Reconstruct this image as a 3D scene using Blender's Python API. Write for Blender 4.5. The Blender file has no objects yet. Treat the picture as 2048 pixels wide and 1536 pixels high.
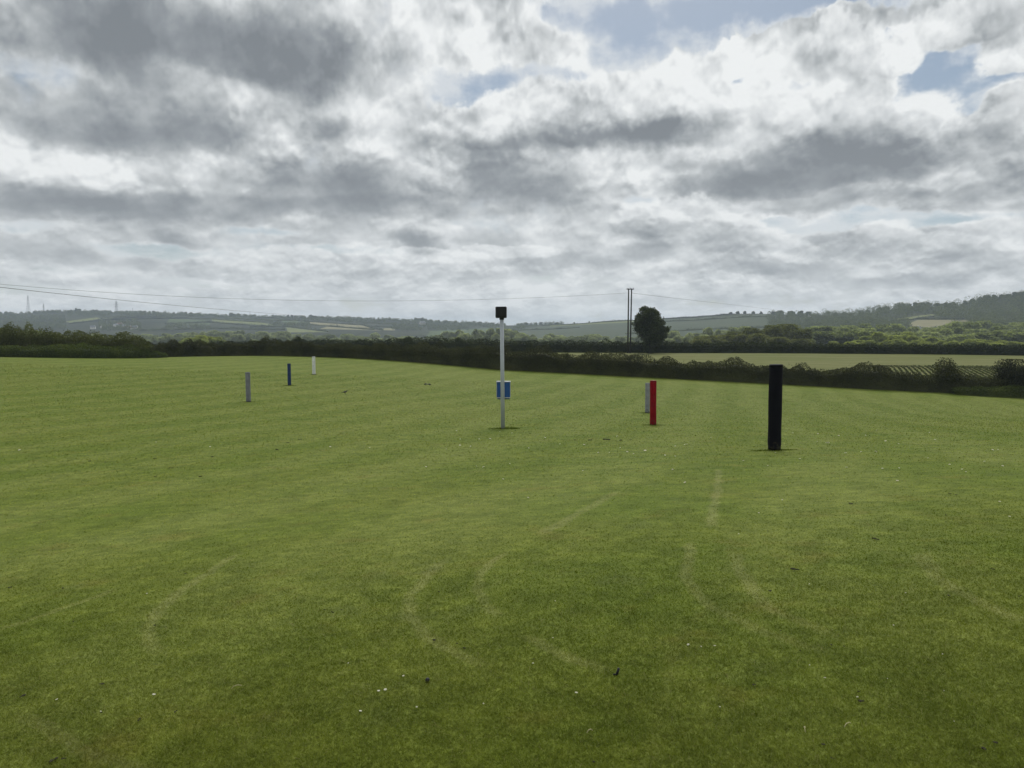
import bpy, math, random
import numpy as np

# ------------------------------------------------------------------ camera, sky, sun, exposure
SC = bpy.context.scene
F, W2, H2 = 1538.0, 1024.0, 768.0           # focal length and half size, in pixels of a 2048 x 1536 frame
YH = 672.0                                  # height of eye level in that frame
PITCH = math.atan((H2 - YH) / F)
CAMZ = 1.7
cam_data = bpy.data.cameras.new("camera")
cam = bpy.data.objects.new("camera", cam_data)
SC.collection.objects.link(cam)
cam.location = (0, 0, CAMZ)
cam.rotation_euler = (math.pi / 2 - PITCH, 0, 0)
cam_data.sensor_width = 36.0
cam_data.lens = 36.0 * F / 2048.0
cam_data.clip_start = 0.05
cam_data.clip_end = 60000
SC.camera = cam
SC.view_settings.view_transform = 'Standard'
SC.view_settings.look = 'None'
SC.view_settings.exposure = 0.0
SC.view_settings.gamma = 1.0
SC.cycles.use_denoising = True
SC.cycles.max_bounces = 5
SC.cycles.diffuse_bounces = 3
SC.cycles.use_adaptive_sampling = True
SC.cycles.adaptive_threshold = 0.015
SC.cycles.adaptive_min_samples = 16
SC.cycles.transparent_max_bounces = 8
SC.cycles.volume_bounces = 1

SUN_EL, SUN_AZ = math.radians(47), math.radians(9)
sun_data = bpy.data.lights.new("sun", 'SUN')
sun_data.energy = 1.5
sun_data.angle = math.radians(24)
sun_data.color = (1.0, 0.965, 0.90)
sun = bpy.data.objects.new("sun", sun_data)
SC.collection.objects.link(sun)
sun.rotation_euler = (-(math.pi / 2 - SUN_EL), 0, -SUN_AZ)   # light comes from ahead, high behind the cloud


def pix_dir(px, py):
    xr, yr = (px - W2) / F, (H2 - py) / F
    return (xr, math.cos(PITCH) + yr * math.sin(PITCH), -math.sin(PITCH) + yr * math.cos(PITCH))


def pix_ang(px, py):
    x, y, z = pix_dir(px, py)
    return math.atan2(x, y), math.atan2(z, math.hypot(x, y))


class NT:
    """Small helper for building node trees."""
    def __init__(self, tree):
        self.t = tree

    def n(self, kind, **kw):
        nd = self.t.nodes.new(kind)
        for k, v in kw.items():
            setattr(nd, k, v)
        return nd

    def put(self, sock, v):
        if v is None:
            return
        if isinstance(v, bpy.types.NodeSocket):
            self.t.links.new(v, sock)
        else:
            sock.default_value = v

    def m(self, op, a, b=None, c=None, clamp=False):
        nd = self.n('ShaderNodeMath', operation=op, use_clamp=clamp)
        for i, v in enumerate((a, b, c)):
            self.put(nd.inputs[i], v)
        return nd.outputs[0]

    def vm(self, op, a, b=None, c=None):
        nd = self.n('ShaderNodeVectorMath', operation=op)
        for i, v in enumerate((a, b, c)):
            if v is not None:
                self.put(nd.inputs[i], v)
        return nd.outputs['Value'] if op in ('DOT_PRODUCT', 'LENGTH', 'DISTANCE') else nd.outputs['Vector']

    def scale(self, a, s):
        nd = self.n('ShaderNodeVectorMath', operation='SCALE')
        self.put(nd.inputs[0], a)
        self.put(nd.inputs['Scale'], s)
        return nd.outputs['Vector']

    def mix(self, f, a, b, blend='MIX'):
        nd = self.n('ShaderNodeMix', data_type='RGBA', blend_type=blend, clamp_factor=True)
        self.put(nd.inputs[0], f)
        self.put(nd.inputs[6], a if isinstance(a, bpy.types.NodeSocket) else (*a, 1.0)[:4])
        self.put(nd.inputs[7], b if isinstance(b, bpy.types.NodeSocket) else (*b, 1.0)[:4])
        return nd.outputs[2]

    def step(self, v, lo, hi, a=0.0, b=1.0, smooth=True):
        nd = self.n('ShaderNodeMapRange', interpolation_type='SMOOTHSTEP' if smooth else 'LINEAR', clamp=True)
        for i, x in enumerate((v, lo, hi, a, b)):
            self.put(nd.inputs[i], x)
        return nd.outputs[0]

    def noise(self, vec, scale, detail=4.0, rough=0.55, dist=0.0, color=False, dim='3D', lac=2.0):
        nd = self.n('ShaderNodeTexNoise', noise_dimensions=dim)
        if vec is not None:
            self.put(nd.inputs['Vector'], vec)
        self.put(nd.inputs['Scale'], scale)
        self.put(nd.inputs['Detail'], detail)
        self.put(nd.inputs['Roughness'], rough)
        self.put(nd.inputs['Lacunarity'], lac)
        self.put(nd.inputs['Distortion'], dist)
        return nd.outputs['Color'] if color else nd.outputs[0]

    def xyz(self, v):
        nd = self.n('ShaderNodeSeparateXYZ')
        self.put(nd.inputs[0], v)
        return nd.outputs

    def vec(self, x, y, z=0.0):
        nd = self.n('ShaderNodeCombineXYZ')
        for i, v in enumerate((x, y, z)):
            self.put(nd.inputs[i], v)
        return nd.outputs[0]


# The banks of cloud, where they stand in the sky: (px, py, half width, half height, strength)
DARKS = [   # grey undersides
    (420, 105, 320, 78, 0.68), (290, 60, 330, 80, 0.42), (560, 75, 170, 90, 0.35), (480, 120, 180, 40, 0.25),
    (230, 235, 200, 62, 0.8), (120, 275, 130, 26, 0.45), (360, 275, 150, 30, 0.35),
    (650, 380, 190, 50, 0.8), (590, 425, 340, 26, 0.55), (240, 422, 190, 30, 0.55), (340, 355, 110, 46, 0.4),
    (60, 400, 130, 34, 0.45), (600, 240, 100, 34, 0.35), (690, 245, 60, 30, 0.2),
    (1040, 375, 140, 44, 0.75), (900, 420, 90, 26, 0.3),
    (1210, 268, 210, 30, 1.0), (960, 300, 120, 42, 0.5), (1330, 252, 90, 32, 0.5), (1120, 235, 60, 30, 0.3),
    (1600, 335, 260, 46, 0.9), (1560, 368, 230, 26, 0.5), (1800, 322, 140, 50, 0.5), (1330, 320, 120, 26, 0.35),
    (1630, 408, 160, 19, 0.75), (1180, 190, 26, 36, 0.4), (1650, 128, 75, 22, 0.4),
    (1325, 458, 90, 18, 0.6), (1480, 482, 80, 22, 0.4), (1640, 492, 60, 24, 0.4), (840, 486, 55, 15, 0.65),
    (1590, 541, 90, 14, 0.4), (980, 480, 90, 18, 0.4), (1940, 392, 120, 24, 0.35), (2010, 300, 70, 40, 0.35),
    (1820, 500, 120, 16, 0.35), (560, 505, 90, 12, 0.25), (200, 520, 140, 12, 0.25), (1130, 520, 160, 12, 0.3),
    (1960, 520, 110, 14, 0.3), (700, 470, 160, 14, 0.25), (400, 540, 160, 12, 0.2), (1420, 545, 130, 12, 0.25),
    (1000, 555, 120, 9, 0.25), (700, 545, 90, 9, 0.25), (240, 565, 130, 8, 0.25), (1750, 560, 140, 9, 0.3), (1300, 500, 70, 12, 0.35), (330, 480, 120, 12, 0.3), (60, 490, 90, 14, 0.35), (1900, 560, 100, 9, 0.25),
]
HEADS = [   # white heads that stand up against the blue
    (1010, 70, 165, 70, 0.8), (1100, 235, 210, 60, 1.0), (960, 265, 130, 60, 0.7), (1300, 190, 180, 70, 1.2), (1480, 235, 150, 66, 1.0), (1700, 245, 230, 74, 1.1),
    (1880, 280, 90, 60, 0.9), (2035, 232, 55, 45, 1.0), (1980, 330, 170, 90, 0.8),
    (1465, 92, 92, 56, 1.2), (1660, 106, 140, 66, 1.3), (1930, 22, 160, 46, 1.3), (2035, 112, 75, 32, 1.2),
    (1345, 435, 125, 46, 0.9), (1800, 485, 260, 36, 0.8), (1560, 490, 120, 30, 0.5), (60, 350, 60, 30, 0.4), (300, 400, 50, 30, 0.4),
]
HOLES = [   # gaps of blue
    (1275, 76, 100, 50, 1.3), (1365, 30, 80, 40, 1.4), (1130, 150, 110, 26, 0.9), (945, 170, 110, 40, 1.15), (1200, 12, 150, 30, 1.3),
    (1590, 8, 230, 36, 2.6), (1400, 60, 50, 50, 1.2), (1852, 85, 70, 58, 2.3), (1888, 165, 84, 46, 2.0), (1940, 210, 40, 30, 1.2), (1995, 166, 70, 17, 1.5),
    (1470, 137, 40, 14, 0.9), (1541, 172, 40, 12, 0.7), (1780, 440, 180, 15, 1.25), (1275, 402, 50, 14, 1.1), (1560, 440, 60, 11, 0.7),
    (40, 105, 130, 28, 0.35), (290, 500, 150, 16, 0.8), (400, 568, 160, 13, 0.7), (700, 500, 200, 12, 0.6), (80, 575, 140, 12, 0.6), (1060, 560, 150, 9, 0.4),
    (170, 535, 90, 10, 0.5), (560, 465, 120, 10, 0.5), (60, 455, 90, 12, 0.4),
]


DOMES = [   # single heaps of cumulus: (px, base py, half width, height)
    (985, 292, 120, 98), (1110, 292, 130, 125), (1215, 275, 110, 130), (1318, 262, 105, 150), (1420, 285, 110, 112), (1560, 305, 130, 122), (1680, 312, 140, 147),
    (1800, 322, 120, 135), (1895, 322, 80, 98), (1465, 152, 85, 110), (1590, 155, 80, 92), (1685, 155, 110, 112), (1765, 145, 55, 65), (1925, 78, 140, 78),
    (2030, 147, 80, 60), (2035, 292, 70, 108), (1345, 478, 128, 88), (1255, 492, 60, 40), (1450, 505, 100, 45), (1550, 520, 90, 62), (1740, 512, 120, 64), (1845, 518, 110, 55),
    (1965, 512, 90, 45), (1640, 530, 90, 48), (1575, 572, 85, 36), (1950, 575, 90, 30), (1400, 570, 100, 30), 
    (560, 522, 110, 36), (860, 530, 120, 34), (1010, 520, 110, 36),
]


def build_sky():
    w = bpy.data.worlds.new("World")
    SC.world = w
    w.use_nodes = True
    w.cycles.sampling_method = "MANUAL"
    w.cycles.sample_map_resolution = 256
    t = w.node_tree
    t.nodes.clear()
    N = NT(t)

    # node group: height of the puffs of cloud, for a direction in (azimuth, stretched elevation)
    g = bpy.data.node_groups.new("cloud_puffs", 'ShaderNodeTree')
    g.interface.new_socket("Dir", in_out='INPUT', socket_type='NodeSocketVector')
    g.interface.new_socket("Height", in_out='OUTPUT', socket_type='NodeSocketFloat')
    G = NT(g)
    gi, go = G.n('NodeGroupInput'), G.n('NodeGroupOutput')
    fb = G.noise(gi.outputs[0], 4.6, 7.0, 0.51, dim='2D')
    vo = G.n('ShaderNodeTexVoronoi', feature='SMOOTH_F1', voronoi_dimensions='2D')
    vo.inputs['Scale'].default_value = 15.0
    vo.inputs['Detail'].default_value = 2.0
    vo.inputs['Roughness'].default_value = 0.5
    vo.inputs['Smoothness'].default_value = 0.8
    G.put(vo.inputs['Vector'], G.vm('ADD', gi.outputs[0], G.scale(G.noise(gi.outputs[0], 22.0, 3.0, 0.6, color=True, dim='2D'), 0.05)))
    hgt = G.m('MULTIPLY_ADD', vo.outputs['Distance'], -0.24, fb)
    g.links.new(hgt, go.inputs[0])

    co = N.n('ShaderNodeTexCoord').outputs['Generated']
    dx, dy, dz = N.xyz(co)
    az = N.m('ARCTAN2', dx, dy)
    el = N.m('ARCSINE', N.m('MINIMUM', N.m('MAXIMUM', dz, -1.0), 1.0))
    lowe = N.m('MAXIMUM', el, -0.03)
    V0 = N.vec(az, el, 0.0)
    S0 = N.vec(az, N.m('MULTIPLY', N.m('LOGARITHM', N.m('ADD', lowe, 0.10), math.e), 0.38), 0.37)

    def puffs(at_, off):
        nd = N.n('ShaderNodeGroup')
        nd.node_tree = g
        N.put(nd.inputs[0], N.vm('ADD', at_, off) if off else at_)
        return nd.outputs[0]

    # the rows of small clouds low down are farther off: the same puffs, finer
    L0 = N.vm('ADD', N.vm('MULTIPLY', S0, (2.1, 1.7, 1.0)), (4.7, 2.9, 0.0))
    lowf = N.step(el, 0.17, 0.045)

    def both(off):
        nd = N.n('ShaderNodeMix', data_type='FLOAT')
        N.put(nd.inputs[0], lowf)
        N.put(nd.inputs[2], puffs(S0, off))
        N.put(nd.inputs[3], puffs(L0, tuple(o * 1.5 for o in off) if off else None))
        return nd.outputs[0]

    h0 = both(None)
    h1 = both((0.002, 0.009, 0.0))
    h2 = both((0.012, 0.045, 0.0))
    relief = N.m('ADD', N.m('MULTIPLY', N.m('SUBTRACT', h0, h1), 1.9), N.m('MULTIPLY', N.m('SUBTRACT', h0, h2), 1.25))
    relief = N.m('MULTIPLY', relief, 1.1)

    edge = N.m('SUBTRACT', N.noise(S0, 14.0, 8.0, 0.62, dim='2D'), 0.5)
    edge = N.m('MULTIPLY', edge, N.step(el, 0.02, 0.2, 0.5, 1.0, smooth=False))
    damp = N.step(el, 0.0, 0.32, 0.25, 1.0, smooth=False)
    warp = N.vm('SUBTRACT', N.noise(S0, 7.5, 6.0, 0.6, color=True, dim='2D'), (0.5, 0.5, 0.5))
    warp = N.vm('MULTIPLY', warp, N.vec(N.m('MULTIPLY', damp, 0.15), N.m('MULTIPLY', damp, 0.085), 0.0))
    Vw = N.vm('ADD', V0, warp)

    def field(lst, flat):
        total = None
        for px, py, rx, ry, s in lst:
            if flat and py > 460:
                ry, s = ry * 1.5, s * 1.5
            a, e = pix_ang(px, py)
            d = N.vm('SUBTRACT', Vw, (a, e, 0))
            d = N.vm('MULTIPLY', d, (F / (rx * 1.3), F / (ry * 1.3), 0))
            if flat:    # undersides end more sharply below than above
                d = N.vm('MINIMUM', N.vm('MULTIPLY', d, (1, 0.8, 0)), N.vm('MULTIPLY', d, (1, 1.5, 0))) if False else d
            q = N.m('SUBTRACT', 1.0, N.vm('DOT_PRODUCT', d, d), clamp=True)
            q = N.m('MULTIPLY', q, q) if not flat else N.m('POWER', q, 1.4)
            total = N.m('MULTIPLY_ADD', q, s, total if total is not None else 0.0)
        return total

    dark = N.m('MINIMUM', field(DARKS, True), 1.15)
    heads = N.m('MINIMUM', field(HEADS, False), 1.0)
    holes = field(HOLES, False)
    amt = N.m('MULTIPLY_ADD', N.m('SUBTRACT', h0, 0.40), 1.9, 0.62)
    amt = N.m('ADD', amt, N.m('MULTIPLY', heads, 0.7))
    amt = N.m('MULTIPLY_ADD', dark, 0.4, amt)
    amt = N.m('SUBTRACT', amt, holes)

    Vd = N.vm('ADD', V0, N.scale(warp, 0.45))
    Vu = N.vm('ADD', Vd, (0.004, 0.017, 0.0))

    def heap(V):
        total = None
        for px, by, rx, h in DOMES:
            a, e = pix_ang(px, by - h * 0.30)
            d = N.vm('SUBTRACT', V, (a, e, 0))
            up = N.vm('MULTIPLY', d, (F / rx, F / (h * 0.72), 0))
            dn = N.vm('MULTIPLY', d, (F / rx, -F / (h * 0.34), 0))
            d = N.vm('MAXIMUM', N.vm('ABSOLUTE', N.vm('MULTIPLY', up, (1, 0, 0))), N.vm('MAXIMUM', N.vm('MULTIPLY', up, (0, 1, 0)), N.vm('MULTIPLY', dn, (0, 1, 0))))
            q = N.m('SUBTRACT', 1.0, N.vm('DOT_PRODUCT', d, d))
            total = q if total is None else N.m('SMOOTH_MAX', total, q, 0.25)
        return total
    B0, B1 = heap(Vd), heap(Vu)
    Bn = N.m('ADD', B0, N.m('ADD', N.m('MULTIPLY', edge, N.step(el, 0.06, 0.125, 4.5, 2.3)), N.m('MULTIPLY', N.m('SUBTRACT', h0, 0.40), N.step(el, 0.06, 0.125, 2.6, 1.7))))
    alpha2 = N.m('MULTIPLY', N.step(Bn, -0.06, N.step(el, 0.06, 0.125, 0.9, 0.42)), N.step(el, 0.05, 0.115, 0.35, 1.0))
    lit2 = N.m('MULTIPLY_ADD', N.m('MINIMUM', N.m('MAXIMUM', N.m('SUBTRACT', B0, B1), -0.6), 0.8), 0.32, 0.56)
    lit2 = N.m('MULTIPLY_ADD', relief, 0.95, lit2)
    lit2 = N.m('MULTIPLY_ADD', edge, 0.35, lit2)
    lit2 = N.m('MULTIPLY_ADD', N.step(Bn, 0.60, 0.05), 0.17, lit2)
    amt = N.m('MULTIPLY_ADD', edge, 1.0, amt)
    alpha = N.step(amt, -0.22, N.m('MULTIPLY_ADD', heads, -0.22, 0.42))
    rim = N.step(amt, 0.9, 0.05)                        # thin edges let the sun through
    light = N.m('MULTIPLY_ADD', N.m('MULTIPLY', relief, N.step(dark, 0.0, 0.9, 1.0, 0.5)), N.step(el, 0.03, 0.20, 0.75, 1.15, smooth=False), 0.59)
    light = N.m('ADD', light, N.m('MULTIPLY', lowf, N.m('MULTIPLY', N.m('SUBTRACT', h1, 0.40), 0.75)))
    lm = N.n('ShaderNodeMix', data_type='FLOAT')
    N.put(lm.inputs[0], N.m('MULTIPLY', alpha2, 0.85))
    N.put(lm.inputs[2], light)
    N.put(lm.inputs[3], lit2)
    light = lm.outputs[0]
    alpha = N.m('MAXIMUM', alpha, alpha2)
    light = N.m('SUBTRACT', light, N.m('MULTIPLY', dark, N.m('MULTIPLY_ADD', h0, 0.66, 0.355)))
    light = N.m('MULTIPLY_ADD', edge, 0.42, light)
    light = N.m('ADD', light, N.m('MULTIPLY', rim, 0.24))
    light = N.m('ADD', light, N.m('MULTIPLY', heads, 0.08))
    light = N.m('ADD', light, N.step(el, 0.16, 0.04, 0.0, 0.10))
    # the clear sky behind the clouds
    sky = N.n('ShaderNodeTexSky', sky_type='NISHITA')
    sky.sun_disc = False
    sky.sun_elevation = SUN_EL
    sky.sun_rotation = SUN_AZ
    sky.altitude = 60
    sky.air_density = 1.0
    sky.dust_density = 1.2
    sky.ozone_density = 1.5
    wisp = N.noise(N.vm('MULTIPLY', S0, (1.0, 1.9, 1.0)), 9.0, 8.0, 0.62, dim='2D')
    clear = N.mix(1.0, sky.outputs[0], (0.062, 0.066, 0.066), "MULTIPLY")
    clear = N.mix(0.12, clear, (0.42, 0.46, 0.48))
    clear = N.mix(N.step(N.m('MULTIPLY_ADD', amt, 0.16, wisp), 0.26, 0.60, 0.0, 0.80), clear, (0.74, 0.77, 0.79))
    ramp = N.n('ShaderNodeValToRGB')
    cr = ramp.color_ramp
    cr.elements[0].position, cr.elements[0].color = 0.0, (0.205, 0.226, 0.247, 1)
    cr.elements[1].position, cr.elements[1].color = 1.0, (0.88, 0.90, 0.90, 1)
    for p, c in ((0.2, (0.285, 0.309, 0.331, 1)), (0.45, (0.455, 0.482, 0.495, 1)), (0.75, (0.70, 0.725, 0.735, 1))):
        e_ = cr.elements.new(p)
        e_.color = c
    N.put(ramp.inputs[0], light)
    col = N.mix(alpha, clear, ramp.outputs[0])
    # pale air low down
    veil = N.m('EXPONENT', N.m('MULTIPLY', N.m('MAXIMUM', el, 0.0), -11.0))
    col = N.mix(N.m('MULTIPLY', veil, 0.55), col, (0.66, 0.69, 0.70))
    # cloud above the view, brightened round the hidden sun to light the ground
    sd = (math.sin(SUN_AZ) * math.cos(SUN_EL), math.cos(SUN_AZ) * math.cos(SUN_EL), math.sin(SUN_EL))
    cs = N.vm('DOT_PRODUCT', N.vm('NORMALIZE', co), sd)
    glow = N.m('MULTIPLY_ADD', N.step(cs, 0.945, 1.0), 5.0, 1.0)
    out = N.n('ShaderNodeOutputWorld')
    bg = N.n('ShaderNodeBackground')
    N.put(bg.inputs[0], N.vm('MULTIPLY', col, N.vec(glow, glow, glow)))
    bg.inputs[1].default_value = 1.0
    t.links.new(bg.outputs[0], out.inputs[0])


build_sky()

# ------------------------------------------------------------------ helpers
RNG = np.random.default_rng(11)
COL = SC.collection


def at(px, py, D):
    """The point D metres ahead that stands behind a pixel of the 2048 x 1536 frame."""
    x, y, z = pix_dir(px, py)
    return np.array((x * D / y, D, CAMZ + z * D / y))


def tag(o, label=None, cat=None, group=None, kind=None):
    if label:
        o['label'] = label
    if cat:
        o['category'] = cat
    if group:
        o['group'] = group
    if kind:
        o['kind'] = kind
    return o


def empty(name, loc, rz=0.0):
    o = bpy.data.objects.new(name, None)
    COL.objects.link(o)
    o.location = tuple(loc)
    o.rotation_euler = (0, 0, rz)
    o.empty_display_size = 0.2
    return o


def make_obj(name, me, mat, parent=None, smooth=False):
    o = bpy.data.objects.new(name, me)
    COL.objects.link(o)
    if mat is not None:
        for mm in (mat if isinstance(mat, (list, tuple)) else [mat]):
            me.materials.append(mm)
    if parent is not None:
        o.parent = parent
    if smooth:
        me.polygons.foreach_set('use_smooth', [True] * len(me.polygons))
    return o


def np_mesh(name, verts, faces):
    """Mesh from an (n,3) array and an (m,k) array of faces all of one size."""
    verts = np.asarray(verts, dtype=np.float32)
    faces = np.asarray(faces, dtype=np.int32)
    me = bpy.data.meshes.new(name)
    m, k = faces.shape
    me.vertices.add(len(verts))
    me.vertices.foreach_set('co', verts.ravel())
    me.loops.add(m * k)
    me.loops.foreach_set('vertex_index', faces.ravel())
    me.polygons.add(m)
    me.polygons.foreach_set('loop_start', np.arange(0, m * k, k, dtype=np.int32))
    me.polygons.foreach_set('loop_total', np.full(m, k, dtype=np.int32))
    me.update(calc_edges=True)
    me.validate()
    return me


class MB:
    """Collects tubes, boxes and lathes into one mesh."""
    def __init__(self):
        self.v, self.f = [], []

    def add(self, vs, fs):
        b = len(self.v)
        self.v += [tuple(map(float, p)) for p in vs]
        self.f += [tuple(i + b for i in f) for f in fs]

    def tube(self, pts, rads, n=8, cap=True):
        pts = [np.array(p, float) for p in pts]
        if not hasattr(rads, '__len__'):
            rads = [rads] * len(pts)
        vs, fs = [], []
        for i, p in enumerate(pts):
            d = pts[min(i + 1, len(pts) - 1)] - pts[max(i - 1, 0)]
            d = d / (np.linalg.norm(d) + 1e-9)
            u = np.cross(d, (0, 0, 1) if abs(d[2]) < 0.9 else (0, 1, 0))
            u /= np.linalg.norm(u)
            w = np.cross(d, u)
            for k in range(n):
                t = 2 * math.pi * k / n
                vs.append(p + rads[i] * (math.cos(t) * u + math.sin(t) * w))
        for i in range(len(pts) - 1):
            for k in range(n):
                a, b = i * n + k, i * n + (k + 1) % n
                fs.append((a, b, b + n, a + n))
        if cap:
            fs.append(tuple(range(n))[::-1])
            fs.append(tuple((len(pts) - 1) * n + k for k in range(n)))
        self.add(vs, fs)

    def box(self, c, s, rz=0.0, bevel=0.0):
        x, y, z = s[0] / 2, s[1] / 2, s[2] / 2
        b = min(bevel, x * .9, y * .9, z * .9)
        ca, sa = math.cos(rz), math.sin(rz)
        R = lambda p: (c[0] + p[0] * ca - p[1] * sa, c[1] + p[0] * sa + p[1] * ca, c[2] + p[2])
        if b <= 0:
            vs = [R((sx * x, sy * y, sz * z)) for sz in (-1, 1) for sy in (-1, 1) for sx in (-1, 1)]
            self.add(vs, [(0, 2, 3, 1), (4, 5, 7, 6), (0, 1, 5, 4), (2, 6, 7, 3), (0, 4, 6, 2), (1, 3, 7, 5)])
            return
        ring = lambda ex, ey: [(-x + ex, -y + ey + b), (-x + ex + b, -y + ey), (x - ex - b, -y + ey), (x - ex, -y + ey + b),
                               (x - ex, y - ey - b), (x - ex - b, y - ey), (-x + ex + b, y - ey), (-x + ex, y - ey - b)]
        vs, fs = [], []
        for zz, e in ((-z, b), (-z + b, 0), (z - b, 0), (z, b)):
            vs += [R((p[0], p[1], zz)) for p in ring(e * .7, e * .7)]
        for i in range(3):
            for k in range(8):
                a, d = i * 8 + k, i * 8 + (k + 1) % 8
                fs.append((a, d, d + 8, a + 8))
        fs += [tuple(range(8))[::-1], tuple(range(24, 32))]
        self.add(vs, fs)

    def lathe(self, prof, n=20, c=(0, 0, 0), wob=None):
        vs, fs = [], []
        for i, (r, z) in enumerate(prof):
            for k in range(n):
                t = 2 * math.pi * k / n
                rr = r if wob is None else r * (1 + wob(t, z))
                vs.append((c[0] + rr * math.cos(t), c[1] + rr * math.sin(t), c[2] + z))
        for i in range(len(prof) - 1):
            for k in range(n):
                a, b = i * n + k, i * n + (k + 1) % n
                fs.append((a, b, b + n, a + n))
        fs.append(tuple(range(n))[::-1])
        fs.append(tuple((len(prof) - 1) * n + k for k in range(n)))
        self.add(vs, fs)

    def build(self, name, mat, parent=None, smooth=False):
        me = bpy.data.meshes.new(name)
        me.from_pydata(self.v, [], self.f)
        me.update()
        return make_obj(name, me, mat, parent, smooth)


# ------------------------------------------------------------------ materials
def new_mat(name):
    m = bpy.data.materials.new(name)
    m.use_nodes = True
    m.node_tree.nodes.clear()
    return m, NT(m.node_tree)


def finish(m, N, shader, disp=None):
    out = N.n('ShaderNodeOutputMaterial')
    m.node_tree.links.new(shader, out.inputs[0])
    return m


def principled(N, color, rough=0.6, spec=0.4, normal=None, metallic=0.0, sheen=0.0):
    p = N.n('ShaderNodeBsdfPrincipled')
    N.put(p.inputs['Base Color'], color if isinstance(color, bpy.types.NodeSocket) else (*color, 1.0)[:4])
    N.put(p.inputs['Roughness'], rough)
    N.put(p.inputs['Specular IOR Level'], spec)
    N.put(p.inputs['Metallic'], metallic)
    if sheen:
        N.put(p.inputs['Sheen Weight'], sheen)
        p.inputs['Sheen Roughness'].default_value = 0.5
    if normal is not None:
        N.put(p.inputs['Normal'], normal)
    return p.outputs[0]


def plain_mat(name, color, rough=0.6, spec=0.4, var=0.25, scale=8.0, bump=0.0, metallic=0.0):
    m, N = new_mat(name)
    co = N.n('ShaderNodeTexCoord').outputs['Object']
    nz = N.noise(co, scale, 6.0, 0.6)
    c = N.mix(N.step(nz, 0.3, 0.7), tuple(x * (1 - var) for x in color), tuple(min(1, x * (1 + var)) for x in color))
    nrm = None
    if bump:
        b = N.n('ShaderNodeBump')
        b.inputs['Strength'].default_value = bump
        b.inputs['Distance'].default_value = 0.02
        N.put(b.inputs['Height'], nz)
        nrm = b.outputs[0]
    return finish(m, N, principled(N, c, rough, spec, nrm, metallic))


def leaf_mat(name, dark, light, trans=0.35, rough=0.65, spec=0.08, nscale=0.35):
    m, N = new_mat(name)
    geo = N.n('ShaderNodeNewGeometry')
    oi = N.n('ShaderNodeObjectInfo')
    rnd = geo.outputs['Random Per Island']
    nz = N.noise(geo.outputs['Position'], nscale, 4.0, 0.65)
    f = N.m('ADD', N.m('MULTIPLY', rnd, 0.6), N.m('MULTIPLY', N.step(nz, 0.36, 0.64), 0.4))
    f = N.m('ADD', f, N.m('MULTIPLY_ADD', oi.outputs['Random'], 0.5, -0.35))
    c = N.mix(f, dark, light)
    p = principled(N, c, rough, spec)
    tr = N.n('ShaderNodeBsdfTranslucent')
    N.put(tr.inputs[0], N.mix(1.0, c, (1.15, 1.25, 0.7), 'MULTIPLY'))
    mx = N.n('ShaderNodeMixShader')
    mx.inputs[0].default_value = trans
    N.t.links.new(p, mx.inputs[1])
    N.t.links.new(tr.outputs[0], mx.inputs[2])
    return finish(m, N, mx.outputs[0])


# ------------------------------------------------------------------ the lie of the land
def posts_ground():
    pts = [(1548, 901, 17.8), (1306, 850, 34.6), (1294, 826, 51), (497, 804, 51), (579, 771, 70), (628, 749, 85), (1005, 858, 31),
           (500, 714, 128), (1000, 737, 102), (1500, 765, 95), (2000, 793, 90), (280, 711, 120), (0, 715, 100)]
    P = [at(*p) for p in pts]
    P += [np.array(p, float) for p in ((0, 0, 0), (0, 0, 0), (0, 3, -0.14), (-2, 3, -0.1), (2, 3, -0.18), (0, 8, -0.42))]
    return np.array(P)


def terms(X, Y):
    X, Y = np.asarray(X, float) / 50, np.asarray(Y, float) / 50
    return np.stack([np.ones_like(X), X, Y, Y * Y, X * Y, Y ** 3, X * X, X * Y * Y], -1)


PG = posts_ground()
COEF, *_ = np.linalg.lstsq(terms(PG[:, 0], PG[:, 1]), PG[:, 2], rcond=None)

# foot of the hedge that closes the field: (px, metres ahead)
EDGE = [(-900, 88), (-300, 92), (0, 99), (150, 103), (250, 108), (300, 117), (400, 126), (500, 128), (700, 119), (1000, 102), (1250, 98),
        (1500, 95), (1750, 92), (2048, 90), (2500, 86), (3000, 82)]
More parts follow.
